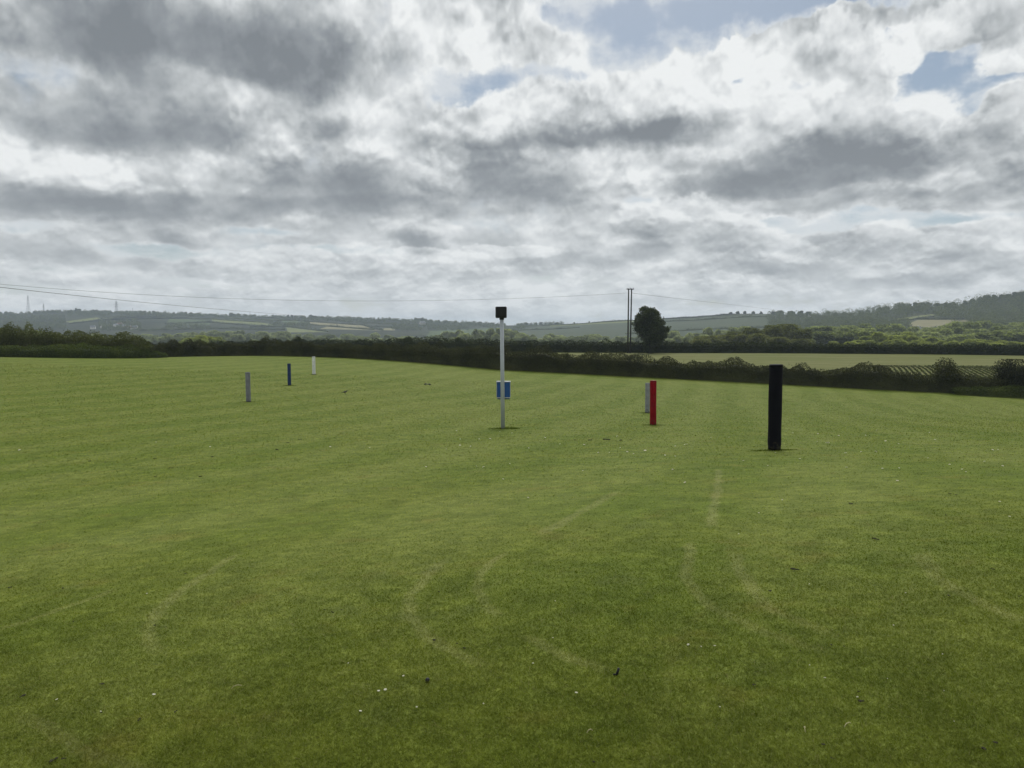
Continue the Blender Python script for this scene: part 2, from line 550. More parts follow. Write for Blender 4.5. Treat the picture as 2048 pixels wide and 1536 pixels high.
# beyond it: rows of (px, [(metres ahead, height in the frame), ...]); the last visible one is the skyline ground
LAND = [
    (-900, [(190, 700), (500, 694), (800, 690), (1250, 684), (1500, 668), (1900, 646), (2300, 634)]),
    (0, [(190, 700), (500, 694), (800, 690), (1250, 684), (1500, 667), (1900, 645), (2300, 629)]),
    (130, [(190, 700), (500, 694), (800, 690), (1250, 684), (1500, 666), (1900, 643), (2300, 622.5)]),
    (240, [(190, 701), (500, 694), (800, 690), (1250, 684), (1500, 666), (1900, 644), (2300, 624.5)]),
    (300, [(190, 701), (500, 694), (800, 690), (1250, 684), (1500, 666), (1900, 645), (2300, 626)]),
    (400, [(190, 702), (500, 694), (800, 690), (1250, 684), (1500, 667), (1900, 647), (2300, 630)]),
    (600, [(190, 703), (500, 694), (800, 690), (1250, 684), (1500, 668), (1900, 650), (2300, 635)]),
    (750, [(190, 704), (500, 694), (800, 690), (1250, 684), (1500, 670), (1900, 654), (2300, 638)]),
    (900, [(190, 704.5), (500, 694), (800, 690), (1250, 684), (1500, 673), (1900, 660), (2300, 645)]),
    (1000, [(190, 705), (500, 694), (800, 690), (1200, 684), (1450, 674), (1800, 662), (2150, 651)]),
    (1100, [(190, 705), (500, 694), (800, 690), (1150, 682), (1400, 671), (1700, 660), (2000, 649)]),
    (1250, [(190, 705.5), (500, 694), (800, 689), (1100, 680), (1300, 668), (1550, 654), (1800, 641.5)]),
    (1350, [(190, 706), (500, 694), (780, 689), (1050, 679), (1250, 665), (1450, 649), (1700, 635)]),
    (1500, [(190, 706), (500, 694), (760, 689), (1000, 678), (1150, 664), (1350, 646), (1600, 627)]),
    (1600, [(190, 706.5), (500, 694), (740, 688), (950, 677), (1100, 663), (1300, 647), (1500, 630)]),
    (1700, [(190, 707.5), (500, 694), (720, 688), (920, 676), (1060, 663), (1250, 646), (1430, 632)]),
    (1800, [(190, 708), (500, 694), (700, 687), (900, 674), (1030, 660), (1200, 640), (1380, 616)]),
    (1900, [(190, 709), (500, 694), (700, 686), (880, 672), (1000, 657), (1150, 638), (1330, 612)]),
    (1980, [(190, 710), (500, 694), (700, 686), (880, 671), (1000, 655), (1150, 632), (1300, 600)]),
    (2048, [(190, 711), (500, 694), (700, 686), (880, 671), (1000, 654), (1150, 628), (1280, 592)]),
    (2400, [(190, 713), (500, 694), (700, 686), (880, 670), (1000, 652), (1150, 622), (1280, 580)]),
]
ED_A = np.array([math.atan((p - W2) / F) for p, _ in EDGE])
ED_R = np.array([d / math.cos(math.atan((p - W2) / F)) for p, d in EDGE])
LA = np.array([math.atan((p - W2) / F) for p, _ in LAND])


def _row(px, lst):
    a = math.atan((px - W2) / F)
    r = [d / math.cos(a) for d, _ in lst]
    z = [at(px, py, d)[2] for d, py in lst]
    zt = z[-1]
    return np.array(r + [r[-1] * 1.25, r[-1] * 1.7, 9000.0]), np.array(z + [zt - 6.0, zt * 0.55 - 14, -30.0])


LROWS = [_row(*l) for l in LAND]
LR = np.array([r for r, _ in LROWS])
LZ = np.array([z for _, z in LROWS])


def az_eff(az):
    a = np.abs(az)
    lim = math.radians(46)
    out = np.minimum(a, lim)
    back = np.clip((a - math.pi / 2) / (math.pi / 2), 0, 1)
    return np.sign(az) * out * (1 - back)


def edge_r(az):
    return np.interp(az_eff(az), ED_A, ED_R)


def field_z(X, Y):
    return terms(X, Y) @ COEF


def ground_z(X, Y):
    X, Y = np.atleast_1d(np.asarray(X, float)), np.atleast_1d(np.asarray(Y, float))
    r = np.hypot(X, Y)
    az = np.arctan2(X, Y)
    ae = az_eff(az)
    re = np.interp(ae, ED_A, ED_R)
    rr = np.minimum(r, re)
    z0 = field_z(rr * np.sin(ae), rr * np.cos(ae))
    i = np.clip(np.searchsorted(LA, ae) - 1, 0, len(LA) - 2)
    t = np.clip((ae - LA[i]) / (LA[i + 1] - LA[i]), 0, 1)
    t = t * t * (3 - 2 * t) * 0.5 + t * 0.5
    kr = LR[i] * (1 - t)[:, None] + LR[i + 1] * t[:, None]
    kz = LZ[i] * (1 - t)[:, None] + LZ[i + 1] * t[:, None]
    kr = np.concatenate([re[:, None], kr], 1)
    kz = np.concatenate([z0[:, None], kz], 1)
    rc = np.clip(r, kr[:, 0], kr[:, -1])
    j = np.clip((rc[:, None] >= kr).sum(1) - 1, 0, kr.shape[1] - 2)
    n = np.arange(len(r))
    a = (rc - kr[n, j]) / (kr[n, j + 1] - kr[n, j])
    z1 = kz[n, j] * (1 - a) + kz[n, j + 1] * a
    return np.where(r <= re, z0, z1)


def gz(x, y):
    return float(ground_z(x, y)[0])


def ground_hit(px, py, lo=1.5, hi=4000.0):
    """Where the line of sight through a pixel meets the ground."""
    D = np.geomspace(lo, hi, 4000)
    x, y, z = pix_dir(px, py)
    gap = CAMZ + z * D / y - ground_z(x * D / y, D)
    k = np.nonzero(gap <= 0)[0]
    k = k[0] if len(k) else len(D) - 1
    if k == 0:
        return np.array((x * D[0] / y, D[0], gz(x * D[0] / y, D[0])))
    f = gap[k - 1] / (gap[k - 1] - gap[k])
    d = D[k - 1] + f * (D[k] - D[k - 1])
    return np.array((x * d / y, d, gz(x * d / y, d)))


def az_columns(step_deg):
    inner = np.radians(np.arange(-44, 44 + step_deg / 2, step_deg))
    outer = np.radians(np.concatenate([np.arange(-180, -44, 4.0), ]))
    outer2 = np.radians(np.arange(48, 180.1, 4.0))
    return np.concatenate([outer, inner, outer2])


def polar_sheet(name, az, r_of, mat, dz=0.0):
    """A sheet of ground between radii given per column; r_of(az) -> (columns, rings)."""
    R = r_of(az)
    A = np.repeat(az[:, None], R.shape[1], 1)
    X, Y = R * np.sin(A), R * np.cos(A)
    Z = ground_z(X.ravel(), Y.ravel()) + dz
    V = np.stack([X.ravel(), Y.ravel(), Z], -1)
    nc, nr = R.shape
    idx = np.arange(nc * nr).reshape(nc, nr)
    f = np.stack([idx[:-1, :-1], idx[1:, :-1], idx[1:, 1:], idx[:-1, 1:]], -1).reshape(-1, 4)[:, ::-1]
    me = np_mesh(name, V, f)
    o = make_obj(name, me, mat)
    me.polygons.foreach_set('use_smooth', [True] * len(me.polygons))
    me.update()
    return o, V, f


# marks that the mower left: arcs through three points of turf
TRACKS = [   # (half width in metres, points of the turf)
    (0.055, [(1006, 1109), (963, 1145), (959, 1166), (966, 1195), (990, 1225)]),
    (0.065, [(885, 1125), (850, 1156), (819, 1191), (817, 1223), (834, 1250), (870, 1281), (940, 1320)]),
    (0.06, [(470, 1112), (440, 1130), (340, 1200), (300, 1250), (310, 1300)]),
    (0.07, [(1436, 940), (1432, 1000), (1420, 1050)]),
    (0.06, [(1384, 1090), (1376, 1130), (1374, 1160), (1394, 1185), (1439, 1225), (1524, 1262), (1610, 1292)]),
    (0.055, [(1466, 1110), (1474, 1130), (1489, 1155), (1554, 1220), (1640, 1260)]),
    (0.07, [(1840, 1110), (1864, 1140), (1894, 1165), (1949, 1200), (2050, 1238)]),
    (0.06, [(0, 1258), (90, 1230), (210, 1185)]), (0.05, [(60, 1440), (150, 1490), (290, 1545)]),
    (0.055, [(1060, 1280), (1110, 1300), (1190, 1330)]), (0.09, [(1230, 985), (1170, 1020), (1090, 1065)]),
]


def track_arcs():
    out = []
    for w, pts in TRACKS:
        q = [ground_hit(*p)[:2] for p in pts]
        for i in range(0, len(q) - 2, 2) if len(q) % 2 else list(range(0, len(q) - 3, 2)) + [len(q) - 3]:
            out.append((q[i], q[i + 1], q[i + 2], w))
    return out


def turf_color(N, pos):
    """Colour of mown turf at a place: bands of the mower, arcs where it turned, dry and mossy patches."""
    x, y, _ = N.xyz(pos)
    P = N.vec(x, y, 0.0)
    Pt = N.vm('ADD', P, N.scale(N.vm('SUBTRACT', N.noise(P, 1.6, 3.0, 0.6, color=True, dim='2D'), (0.5, 0.5, 0.5)), 0.16))
    big = N.noise(P, 0.055, 4.0, 0.6, dim='2D')
    mid = N.noise(N.vm('ADD', P, (31.0, 7.0, 0)), 0.42, 5.0, 0.62, dim='2D')
    tiny = N.noise(P, 7.0, 5.0, 0.68, dim='2D')
    speck = N.noise(P, 34.0, 3.0, 0.7, dim='2D')
    c = N.mix(N.step(mid, 0.34, 0.68), (0.082, 0.117, 0.0140), (0.101, 0.130, 0.0185))
    c = N.mix(N.m('MULTIPLY', N.step(big, 0.42, 0.72), 0.55), c, (0.116, 0.140, 0.025))
    # mower bands, 2 m wide, running away to the right
    a = math.radians(16.5)
    across = N.m('SUBTRACT', N.m('MULTIPLY', x, math.cos(a)), N.m('MULTIPLY', y, math.sin(a)))
    across = N.m('ADD', across, N.m('MULTIPLY', N.m('SUBTRACT', big, 0.5), 5.0))
    band = N.m('SINE', N.m('MULTIPLY', across, 2 * math.pi / 4.2))
    band = N.m('MULTIPLY', N.step(band, -0.6, 0.6), N.step(mid, 0.25, 0.6, 0.35, 1.0))
    c = N.mix(N.m('MULTIPLY', band, 0.5), c, (0.134, 0.162, 0.036))
    # wheel lines within the bands
    wheel = N.m('ABSOLUTE', N.m('SINE', N.m('MULTIPLY', across, 2 * math.pi / 2.8)))
    wheel = N.m('MULTIPLY', N.step(wheel, 0.12, 0.0), N.step(big, 0.40, 0.6))
    c = N.mix(N.m('MULTIPLY', wheel, 0.22), c, (0.145, 0.166, 0.044))
    marks = None
    for q0, q1, q2, w in track_arcs():
        A = np.array([2 * (q1 - q0), 2 * (q2 - q0)])
        b = np.array([q1 @ q1 - q0 @ q0, q2 @ q2 - q0 @ q0])
        cc = np.linalg.solve(A, b)
        rad = float(np.linalg.norm(q0 - cc))
        mc = (q0 + q2) / 2
        span = float(np.linalg.norm(q0 - q2)) * 0.5 + 0.25
        dist = N.m('ABSOLUTE', N.m('SUBTRACT', N.vm('DISTANCE', Pt, (float(cc[0]), float(cc[1]), 0)), rad))
        f = N.m('MULTIPLY', N.step(dist, w * 1.4, w * 0.35), N.step(N.vm('DISTANCE', P, (float(mc[0]), float(mc[1]), 0)), span, span - 0.35))
        marks = f if marks is None else N.m('MAXIMUM', marks, f)
    c = N.mix(N.m('MULTIPLY', N.m('MULTIPLY', marks, N.step(mid, 0.2, 0.55, 0.6, 1.0)), 0.46), c, (0.178, 0.192, 0.068))
    rip = N.noise(N.vm('ADD', P, (5.0, 91.0, 0)), 1.5, 4.0, 0.65, dim='2D')
    c = N.mix(N.step(rip, 0.60, 0.34, 0.0, 0.55), c, N.mix(1.0, c, (0.62, 0.66, 0.55), 'MULTIPLY'))
    r2 = N.noise(N.vm('ADD', P, (15.0, 41.0, 0)), 3.4, 4.0, 0.7, dim='2D')
    c = N.mix(N.step(r2, 0.60, 0.38, 0.0, 0.34), c, N.mix(1.0, c, (0.60, 0.64, 0.55), 'MULTIPLY'))
    c = N.mix(N.step(r2, 0.52, 0.72, 0.0, 0.30), c, N.mix(1.0, c, (1.45, 1.38, 1.5), 'MULTIPLY'))
    # dry, brownish and bluish patches
    dry = N.noise(N.vm('ADD', P, (11.0, 53.0, 0)), 0.85, 5.0, 0.65, dim='2D')
    c = N.mix(N.m('MULTIPLY', N.step(dry, 0.56, 0.76), 0.30), c, (0.128, 0.106, 0.026))
    blu = N.noise(N.vm('ADD', P, (71.0, 3.0, 0)), 1.3, 4.0, 0.65, dim='2D')
    c = N.mix(N.m('MULTIPLY', N.step(blu, 0.56, 0.74), 0.25), c, (0.080, 0.100, 0.032))
    c = N.mix(1.0, c, (1.40, 1.35, 1.42), 'MULTIPLY')
    c = N.mix(N.step(tiny, 0.28, 0.70, 0.0, 0.55), c, N.mix(1.0, c, (1.45, 1.40, 1.5), 'MULTIPLY'))
    c = N.mix(N.step(speck, 0.60, 0.40, 0.0, 0.42), c, N.mix(1.0, c, (0.50, 0.52, 0.45), 'MULTIPLY'))
    return c, tiny, speck


def make_lawn_mat():
    m, N = new_mat("mown_turf")
    geo = N.n('ShaderNodeNewGeometry')
    c, tiny, speck = turf_color(N, geo.outputs['Position'])
    b = N.n('ShaderNodeBump')
    b.inputs['Strength'].default_value = 0.6
    b.inputs['Distance'].default_value = 0.03
    N.put(b.inputs['Height'], N.m('ADD', tiny, N.m('MULTIPLY', speck, 0.4)))
    return finish(m, N, principled(N, c, 0.8, 0.05, b.outputs[0]))


def make_blade_mat(name, lo, hi):
    m, N = new_mat(name)
    geo = N.n('ShaderNodeNewGeometry')
    c, _, _ = turf_color(N, geo.outputs['Position'])
    r = geo.outputs['Random Per Island']
    c = N.mix(1.0, c, N.mix(r, lo, hi), 'MULTIPLY')
    c = N.mix(N.step(r, 0.94, 0.99, 0.0, 0.6), c, (0.26, 0.23, 0.11))
    p = principled(N, c, 0.6, 0.06)
    tr = N.n('ShaderNodeBsdfTranslucent')
    N.put(tr.inputs[0], N.mix(1.0, c, (1.1, 1.2, 0.6), 'MULTIPLY'))
    mx = N.n('ShaderNodeMixShader')
    mx.inputs[0].default_value = 0.3
    N.t.links.new(p, mx.inputs[1])
    N.t.links.new(tr.outputs[0], mx.inputs[2])
    return finish(m, N, mx.outputs[0])


LAWN, BLADE = make_lawn_mat(), make_blade_mat("grass_blades", (0.80, 0.83, 0.48), (1.24, 1.19, 0.88))
FLECK = make_blade_mat("grass_flecks", (0.95, 0.98, 0.80), (1.75, 1.65, 1.60))

az = az_columns(0.25)
NR = 170
o, _, _ = polar_sheet('playing_field', az, lambda a: 0.25 * (((edge_r(a) + 1.5) / 0.25)[:, None] ** np.linspace(0, 1, NR)[None, :]), LAWN)
tag(o, kind='structure')




def build_crop_ground():
    m, N = new_mat("field_crop")
    pos = N.n('ShaderNodeNewGeometry').outputs['Position']
    a = N.noise(pos, 0.03, 4.0, 0.6)
    b_ = N.noise(pos, 0.5, 4.0, 0.65)
    x, y, _ = N.xyz(pos)
    streak = N.noise(N.vec(N.m('MULTIPLY', x, 0.02), N.m('MULTIPLY', y, 0.35), 0.0), 1.0, 4.0, 0.6, dim='2D')
    c = N.mix(N.step(a, 0.35, 0.65), (0.122, 0.142, 0.044), (0.150, 0.160, 0.060))
    c = N.mix(N.step(b_, 0.3, 0.7, 0, 0.4), c, (0.095, 0.108, 0.032))
    c = N.mix(N.step(streak, 0.42, 0.66, 0, 0.8), c, (0.19, 0.18, 0.082))
    mat = finish(m, N, principled(N, c, 0.9, 0.03))
    o, _, _ = polar_sheet('crop_field', az_columns(0.25), lambda a: (edge_r(a) + 1.5)[:, None] + ((190 / np.cos(az_eff(a)) + 1.0) - (edge_r(a) + 1.5))[:, None] * np.linspace(0, 1, 60)[None, :], mat)
    tag(o, kind='structure')


build_crop_ground()

# fields on the far slopes, outlined on the ground: (colour index, corners)
PATCHES = [
    (1, [(130, 643), (195, 634.5), (202, 639), (150, 647.5)]), (1, [(205, 636), (300, 634), (300, 637), (210, 640)]),
    (1, [(425, 639), (520, 645), (565, 651), (540, 653.5), (425, 644.5)]), (2, [(620, 644), (728, 651), (748, 659), (622, 649.5)]),
    (2, [(655, 652.5), (765, 661), (640, 658)]), (1, [(495, 646), (545, 653), (500, 653)]), (1, [(572, 654.5), (655, 664), (576, 665)]),
    (3, [(340, 637), (420, 641), (420, 650), (330, 648)]), (3, [(560, 640), (615, 643), (615, 649), (570, 647)]),
    (1, [(1786, 638.5), (1866, 627.5), (1868, 633), (1791, 642.5)]), (2, [(1818, 647), (1836, 639.5), (1946, 639.5), (1934, 647), (1858, 659), (1822, 658)]),
    (4, [(1080, 653), (1250, 643), (1500, 630), (1535, 627), (1560, 690), (1250, 690), (1000, 690), (1000, 664)]), (1, [(1100, 650.5), (1250, 642.5), (1340, 636), (1340, 638), (1250, 645.2), (1100, 653)]),
    (3, [(860, 662), (1000, 655), (1000, 675), (850, 676)]), (2, [(770, 656), (790, 657), (790, 661), (760, 660)]),
]


def in_poly(px, py, poly):
    inside = np.zeros(px.shape, bool)
    n = len(poly)
    for i in range(n):
        (x1, y1), (x2, y2) = poly[i], poly[(i + 1) % n]
        c = ((y1 > py) != (y2 > py)) & (px < (x2 - x1) * (py - y1) / (y2 - y1 + 1e-9) + x1)
        inside ^= c
    return inside


def to_pix(V):
    X, Y, Z = V[:, 0], V[:, 1], V[:, 2] - CAMZ
    fw = Y * math.cos(PITCH) - Z * math.sin(PITCH)
    up = Y * math.sin(PITCH) + Z * math.cos(PITCH)
    fw = np.where(fw < 1, 1, fw)
    return W2 + F * X / fw, H2 - F * up / fw


def hill_mat(name, c0, c1, sc):
    m, N = new_mat(name)
    pos = N.n('ShaderNodeNewGeometry').outputs['Position']
    n1 = N.noise(pos, sc, 5.0, 0.65)
    n2 = N.noise(pos, sc * 9, 4.0, 0.6)
    f = N.m('ADD', N.m('MULTIPLY', n1, 0.65), N.m('MULTIPLY', n2, 0.35))
    return finish(m, N, principled(N, N.mix(N.step(f, 0.35, 0.65), c0, c1), 0.9, 0.03))


def build_hills():
    mats = [hill_mat('hillside', (0.022, 0.028, 0.016), (0.058, 0.066, 0.032), 0.011), hill_mat('pasture', (0.15, 0.175, 0.06), (0.19, 0.20, 0.085), 0.01),
            hill_mat('pale_crop', (0.20, 0.185, 0.10), (0.25, 0.23, 0.13), 0.01), hill_mat('green_crop', (0.07, 0.10, 0.04), (0.10, 0.125, 0.05), 0.01),
            hill_mat('smooth_pasture', (0.062, 0.078, 0.042), (0.080, 0.094, 0.050), 0.006)]

    def radii(a):
        r0 = (190 / np.cos(az_eff(a)) + 1.0)
        i = np.interp(az_eff(a), LA, np.arange(len(LA)))
        rt = np.interp(az_eff(a), LA, LR[:, 6])
        s1 = np.geomspace(1, 1000 / 190, 40)[None, :] * r0[:, None]
        t = np.linspace(0, 1, 110)[None, 1:]
        s2 = s1[:, -1:] * (1 - t) + (rt * 1.02)[:, None] * t
        s3 = (rt * 1.02)[:, None] + (9000 - rt * 1.02)[:, None] * (np.linspace(0, 1, 24)[None, 1:] ** 2)
        return np.concatenate([s1, s2, s3], 1)
    o, V, f = polar_sheet('hills', az_columns(0.07), radii, mats)
    cen = V[f].mean(1)
    px, py = to_pix(cen)
    front = (cen[:, 1] > 100)
    idx = np.zeros(len(f), np.int32)
    for k, poly in PATCHES:
        idx[in_poly(px, py, poly) & front & (np.hypot(cen[:, 0], cen[:, 1]) > 700)] = k
    o.data.polygons.foreach_set('material_index', idx)
    tag(o, kind='structure')


build_hills()

# ------------------------------------------------------------------ leaves, hedges and trees
def leaf_quads(P, size, rng, squash=0.62, tilt=1.0):
    """A diamond shaped leaf spray at every point: vertices and faces."""
    n = len(P)
    size = np.broadcast_to(np.asarray(size, float), (n,)) * rng.uniform(0.6, 1.4, n)
    nrm = rng.normal(size=(n, 3))
    nrm[:, 2] *= tilt
    nrm /= np.linalg.norm(nrm, axis=1)[:, None] + 1e-9
    h = rng.normal(size=(n, 3))
    u = np.cross(nrm, h)
    u /= np.linalg.norm(u, axis=1)[:, None] + 1e-9
    w = np.cross(nrm, u)
    u *= size[:, None] * 0.5
    w *= size[:, None] * 0.5 * squash
    k = rng.uniform(-0.25, 0.25, n)[:, None]
    V = np.stack([P - u, P + w + u * k, P + u, P - w + u * k], 1).reshape(-1, 3)
    return V, np.arange(4 * n).reshape(n, 4)


def join(parts):
    V, Fs, b = [], [], 0
    for v, f in parts:
        V.append(np.asarray(v, float))
        Fs.append(np.asarray(f, int) + b)
        b += len(v)
    return np.concatenate(V), np.concatenate(Fs)


def smooth_noise(s, step, rng):
    k = int(max(s) / step) + 4
    return np.interp(s, np.arange(k) * step, rng.normal(size=k))


def hedge_mesh(path, height, width, leaf, per_m, rng, sprig=0.35, lumps=0.16, core=0.72):
    """path (n,2) with height (n,), the foot following the ground."""
    path = np.asarray(path, float)
    seg = np.linalg.norm(np.diff(path, axis=0), axis=1)
    S = np.concatenate([[0], np.cumsum(seg)])
    L = S[-1]
    d = np.gradient(path, axis=0)
    d /= np.linalg.norm(d, axis=1)[:, None]
    nrm = np.stack([d[:, 1], -d[:, 0]], -1)

    def place(s, t, z):
        x = np.interp(s, S, path[:, 0]) + np.interp(s, S, nrm[:, 0]) * t
        y = np.interp(s, S, path[:, 1]) + np.interp(s, S, nrm[:, 1]) * t
        return np.stack([x, y, ground_z(x, y) + z], -1)
    n = int(L * per_m)
    s = rng.uniform(0, L, n)
    hs = np.interp(s, S, height)
    grid = np.arange(0, L + 6, 0.9)
    lump = rng.normal(size=(len(grid), 7))
    th = rng.uniform(0, math.pi, n)
    li = np.clip((s / 0.9).astype(int), 0, len(grid) - 2)
    fr = s / 0.9 - li
    tj = np.clip((th / math.pi * 6).astype(int), 0, 6)
    lv = lump[li, tj] * (1 - fr) + lump[li + 1, tj] * fr
    rho = (1 - 0.42 * rng.uniform(0, 1, n) ** 1.6) * (1 + lumps * lv)
    t = np.sign(np.cos(th)) * np.abs(np.cos(th)) ** 0.55 * width / 2 * rho
    z = np.sin(th) ** 0.5 * hs * rho
    z = np.clip(z, 0.02, None)
    parts = [leaf_quads(place(s, t, z), leaf, rng)]
    # shoots standing above the top
    k = int(L * sprig * 4)
    if k:
        s0 = rng.uniform(0, L, k)
        h0 = np.interp(s0, S, height)
        ext = rng.exponential(0.17, k) * np.clip(h0 / 2.5, .3, 1.4)
        m = 6
        s1 = np.repeat(s0, m) + rng.normal(size=k * m) * leaf * 0.5
        z1 = np.repeat(h0, m) * 0.96 + np.repeat(ext, m) * np.tile(np.linspace(0, 1, m), k)
        t1 = np.repeat(rng.uniform(-0.4, 0.4, k) * width, m)
        parts.append(leaf_quads(place(np.clip(s1, 0, L), t1, z1), leaf * 0.8, rng))
    # closed inner shell of leaf material, added to keep light from showing through
    ns = max(4, int(L / 1.2))
    ss = np.linspace(0.3, L - 0.3, ns)
    tt = np.linspace(0, math.pi, 9)
    cv = []
    for a in tt:
        cv.append(place(ss, np.full(ns, np.sign(math.cos(a)) * abs(math.cos(a)) ** 0.55 * width / 2 * core),
                        np.interp(ss, S, height) * core * math.sin(a) ** 0.5))
    cv = np.stack(cv, 1).reshape(-1, 3)
    idx = np.arange(ns * 9).reshape(ns, 9)
    cf = np.stack([idx[:-1, :-1], idx[1:, :-1], idx[1:, 1:], idx[:-1, 1:]], -1).reshape(-1, 4)
    parts.append((cv, cf))
    return join(parts)


def pix_path(pts, n=400):
    """pts [(px, D, top)] -> path along the ground and hedge height, evenly in px."""
    p = np.array([q[0] for q in pts], float)
    X = np.linspace(p[0], p[-1], n)
    D = np.interp(X, p, [q[1] for q in pts])
    T = np.interp(X, p, [q[2] for q in pts])
    out, h = [], []
    for x, d, t in zip(X, D, T):
        top = at(x, t, d)
        out.append(top[:2])
        h.append(max(0.4, top[2] - gz(top[0], top[1])))
    return np.array(out), np.array(h)


HEDGE_GREEN = leaf_mat('hedge_leaves', (0.014, 0.016, 0.009), (0.080, 0.083, 0.032), 0.22)
HEDGE_FAR = leaf_mat('hedge_leaves_trimmed', (0.016, 0.022, 0.010), (0.060, 0.072, 0.026), 0.3)
BUSH_GREEN = leaf_mat('bush_leaves', (0.034, 0.040, 0.016), (0.14, 0.15, 0.055), 0.35)
BRACKEN = leaf_mat('bramble_leaves', (0.040, 0.056, 0.015), (0.125, 0.150, 0.040), 0.35)
TREE_DARK = leaf_mat('ivy_and_oak_leaves', (0.020, 0.028, 0.014), (0.12, 0.14, 0.058), 0.35)
WOOD_GREEN = leaf_mat('woodland_leaves', (0.115, 0.135, 0.058), (0.44, 0.47, 0.23), 0.55)  # leaf colour raised to carry the sun patches on the valley wood
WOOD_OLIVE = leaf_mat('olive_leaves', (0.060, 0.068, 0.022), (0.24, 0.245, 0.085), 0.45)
WOOD_PALE = leaf_mat('willow_leaves', (0.18, 0.20, 0.13), (0.48, 0.50, 0.33), 0.55)  # extra pale, valley sunlight is put into the leaf colour
WOOD_YELLOW = leaf_mat('sunlit_leaves', (0.17, 0.19, 0.055), (0.46, 0.49, 0.17), 0.55)  # yellow green, with the sunlight in the colour itself
FAR_WOOD = leaf_mat('distant_leaves', (0.022, 0.030, 0.013), (0.16, 0.18, 0.075), 0.35, nscale=0.06)
BARK = plain_mat('bark', (0.055, 0.045, 0.034), 0.9, 0.1, 0.4, 6.0, 0.6)


def hedge(name, pts, label, width, leaf, per_m, mat, seed, **kw):
    rng = np.random.default_rng(seed)
    path, h = pix_path(pts)
    rough = kw.pop('rough', 0.0)
    if rough:
        s = np.concatenate([[0], np.cumsum(np.linalg.norm(np.diff(path, axis=0), axis=1))])
        h = h * (1 + rough * (smooth_noise(s, 2.6, rng) + 0.7 * smooth_noise(s, 1.0, rng))).clip(0.72, 1.3)
    V, Fs = hedge_mesh(path, h, width, leaf, per_m, rng, **kw)
    o = make_obj(name, np_mesh(name, V, Fs), mat)
    return tag(o, label, 'hedge')


def edge_d(px):
    return float(np.interp(px, [p for p, _ in EDGE], [d for _, d in EDGE]))


TOPS = [(285, 684), (330, 681), (380, 682), (450, 683), (520, 683), (580, 681), (640, 685), (700, 688), (760, 690), (800, 691), (850, 692), (900, 694),
        (950, 697), (1000, 699), (1050, 697), (1095, 697), (1120, 706), (1150, 704), (1200, 709), (1232, 706), (1262, 709), (1290, 717), (1330, 718),
        (1340, 714), (1380, 715), (1395, 722), (1430, 724), (1455, 714), (1480, 711), (1500, 722), (1525, 731), (1560, 733), (1600, 728), (1635, 739), (1672, 737),
        (1700, 729), (1735, 727), (1765, 730), (1790, 744), (1830, 750), (1860, 752), (1900, 748), (1940, 752), (1980, 756), (2010, 752), (2060, 748), (2150, 752), (2300, 755)]
hedge('boundary_hedge', [(p, edge_d(p) + 1.0, t + (2.6 if p > 1770 else 1.2)) for p, t in TOPS], 'long dark untrimmed hedge running along the edge of the mown field', 2.3, 0.135, 1500, HEDGE_GREEN, 3, sprig=0.30, lumps=0.10, rough=0.085)
hedge('low_hedge', [(p, 191, t) for p, t in [(420, 684), (560, 682), (640, 680), (720, 680), (800, 677), (860, 675), (930, 679), (1000, 681), (1150, 683.5), (1300, 684), (1400, 685),
      (1500, 685), (1600, 687), (1800, 689), (1960, 690), (2048, 691), (2250, 692)]], 'low even dark hedge along the far side of the crop field, under the lone tree', 2.6, 0.26, 420, HEDGE_FAR, 4, sprig=0.25, lumps=0.10)
hedge('tall_hedge', [(p, 112, t + 2 * (p < 270)) for p, t in [(-320, 650), (-150, 652), (-40, 654), (0, 656), (30, 652), (70, 653), (100, 664), (130, 660), (150, 662), (180, 668), (205, 666), (230, 670), (260, 669), (275, 679), (300, 692)]],
      'tall uneven bushy hedge behind the bramble bank at the field corner', 3.2, 0.18, 1500, BUSH_GREEN, 5, sprig=0.3, lumps=0.14, rough=0.06)


def bank(name, pts, label, cat, mat, seed, width, leaf, per_m):
    rng = np.random.default_rng(seed)
    path, h = pix_path(pts, 120)
    V, Fs = hedge_mesh(path, h, width, leaf, per_m, rng, sprig=0.1, lumps=0.12)
    return tag(make_obj(name, np_mesh(name, V, Fs), mat), label, cat)


bank('bramble_bank', [(-300, 99, 690), (-60, 101.5, 691), (0, 103, 692), (60, 104, 693), (120, 105.5, 690), (200, 107.5, 691), (250, 110, 693), (285, 113, 699), (308, 116, 707)],
     'long low bank of green bramble in front of the tall hedge', 'bramble', BRACKEN, 6, 5.0, 0.16, 900)
bank('bramble_patch', [(1905, edge_d(1905) - 0.6, 776), (1960, edge_d(1960) - 0.9, 774), (2010, edge_d(2010) - 1.0, 772), (2060, edge_d(2060) - 1.0, 775), (2200, edge_d(2200) - 1.0, 776)],
     'patch of green bramble at the foot of the dark boundary hedge by its round bush', 'bramble', BRACKEN, 7, 1.8, 0.14, 700)


def crown_points(clumps, rng, per_area, shell=0.45):
    P = []
    for c, r in clumps:
        n = max(6, int(per_area * r * r))
        d = rng.normal(size=(n, 3))
        d /= np.linalg.norm(d, axis=1)[:, None]
        rad = r * (1 - shell * rng.uniform(0, 1, n) ** 1.7) * (1 + 0.13 * rng.normal(size=n))
        P.append(np.array(c) + d * rad[:, None] * np.array((1, 1, 0.88)))
    return np.concatenate(P)


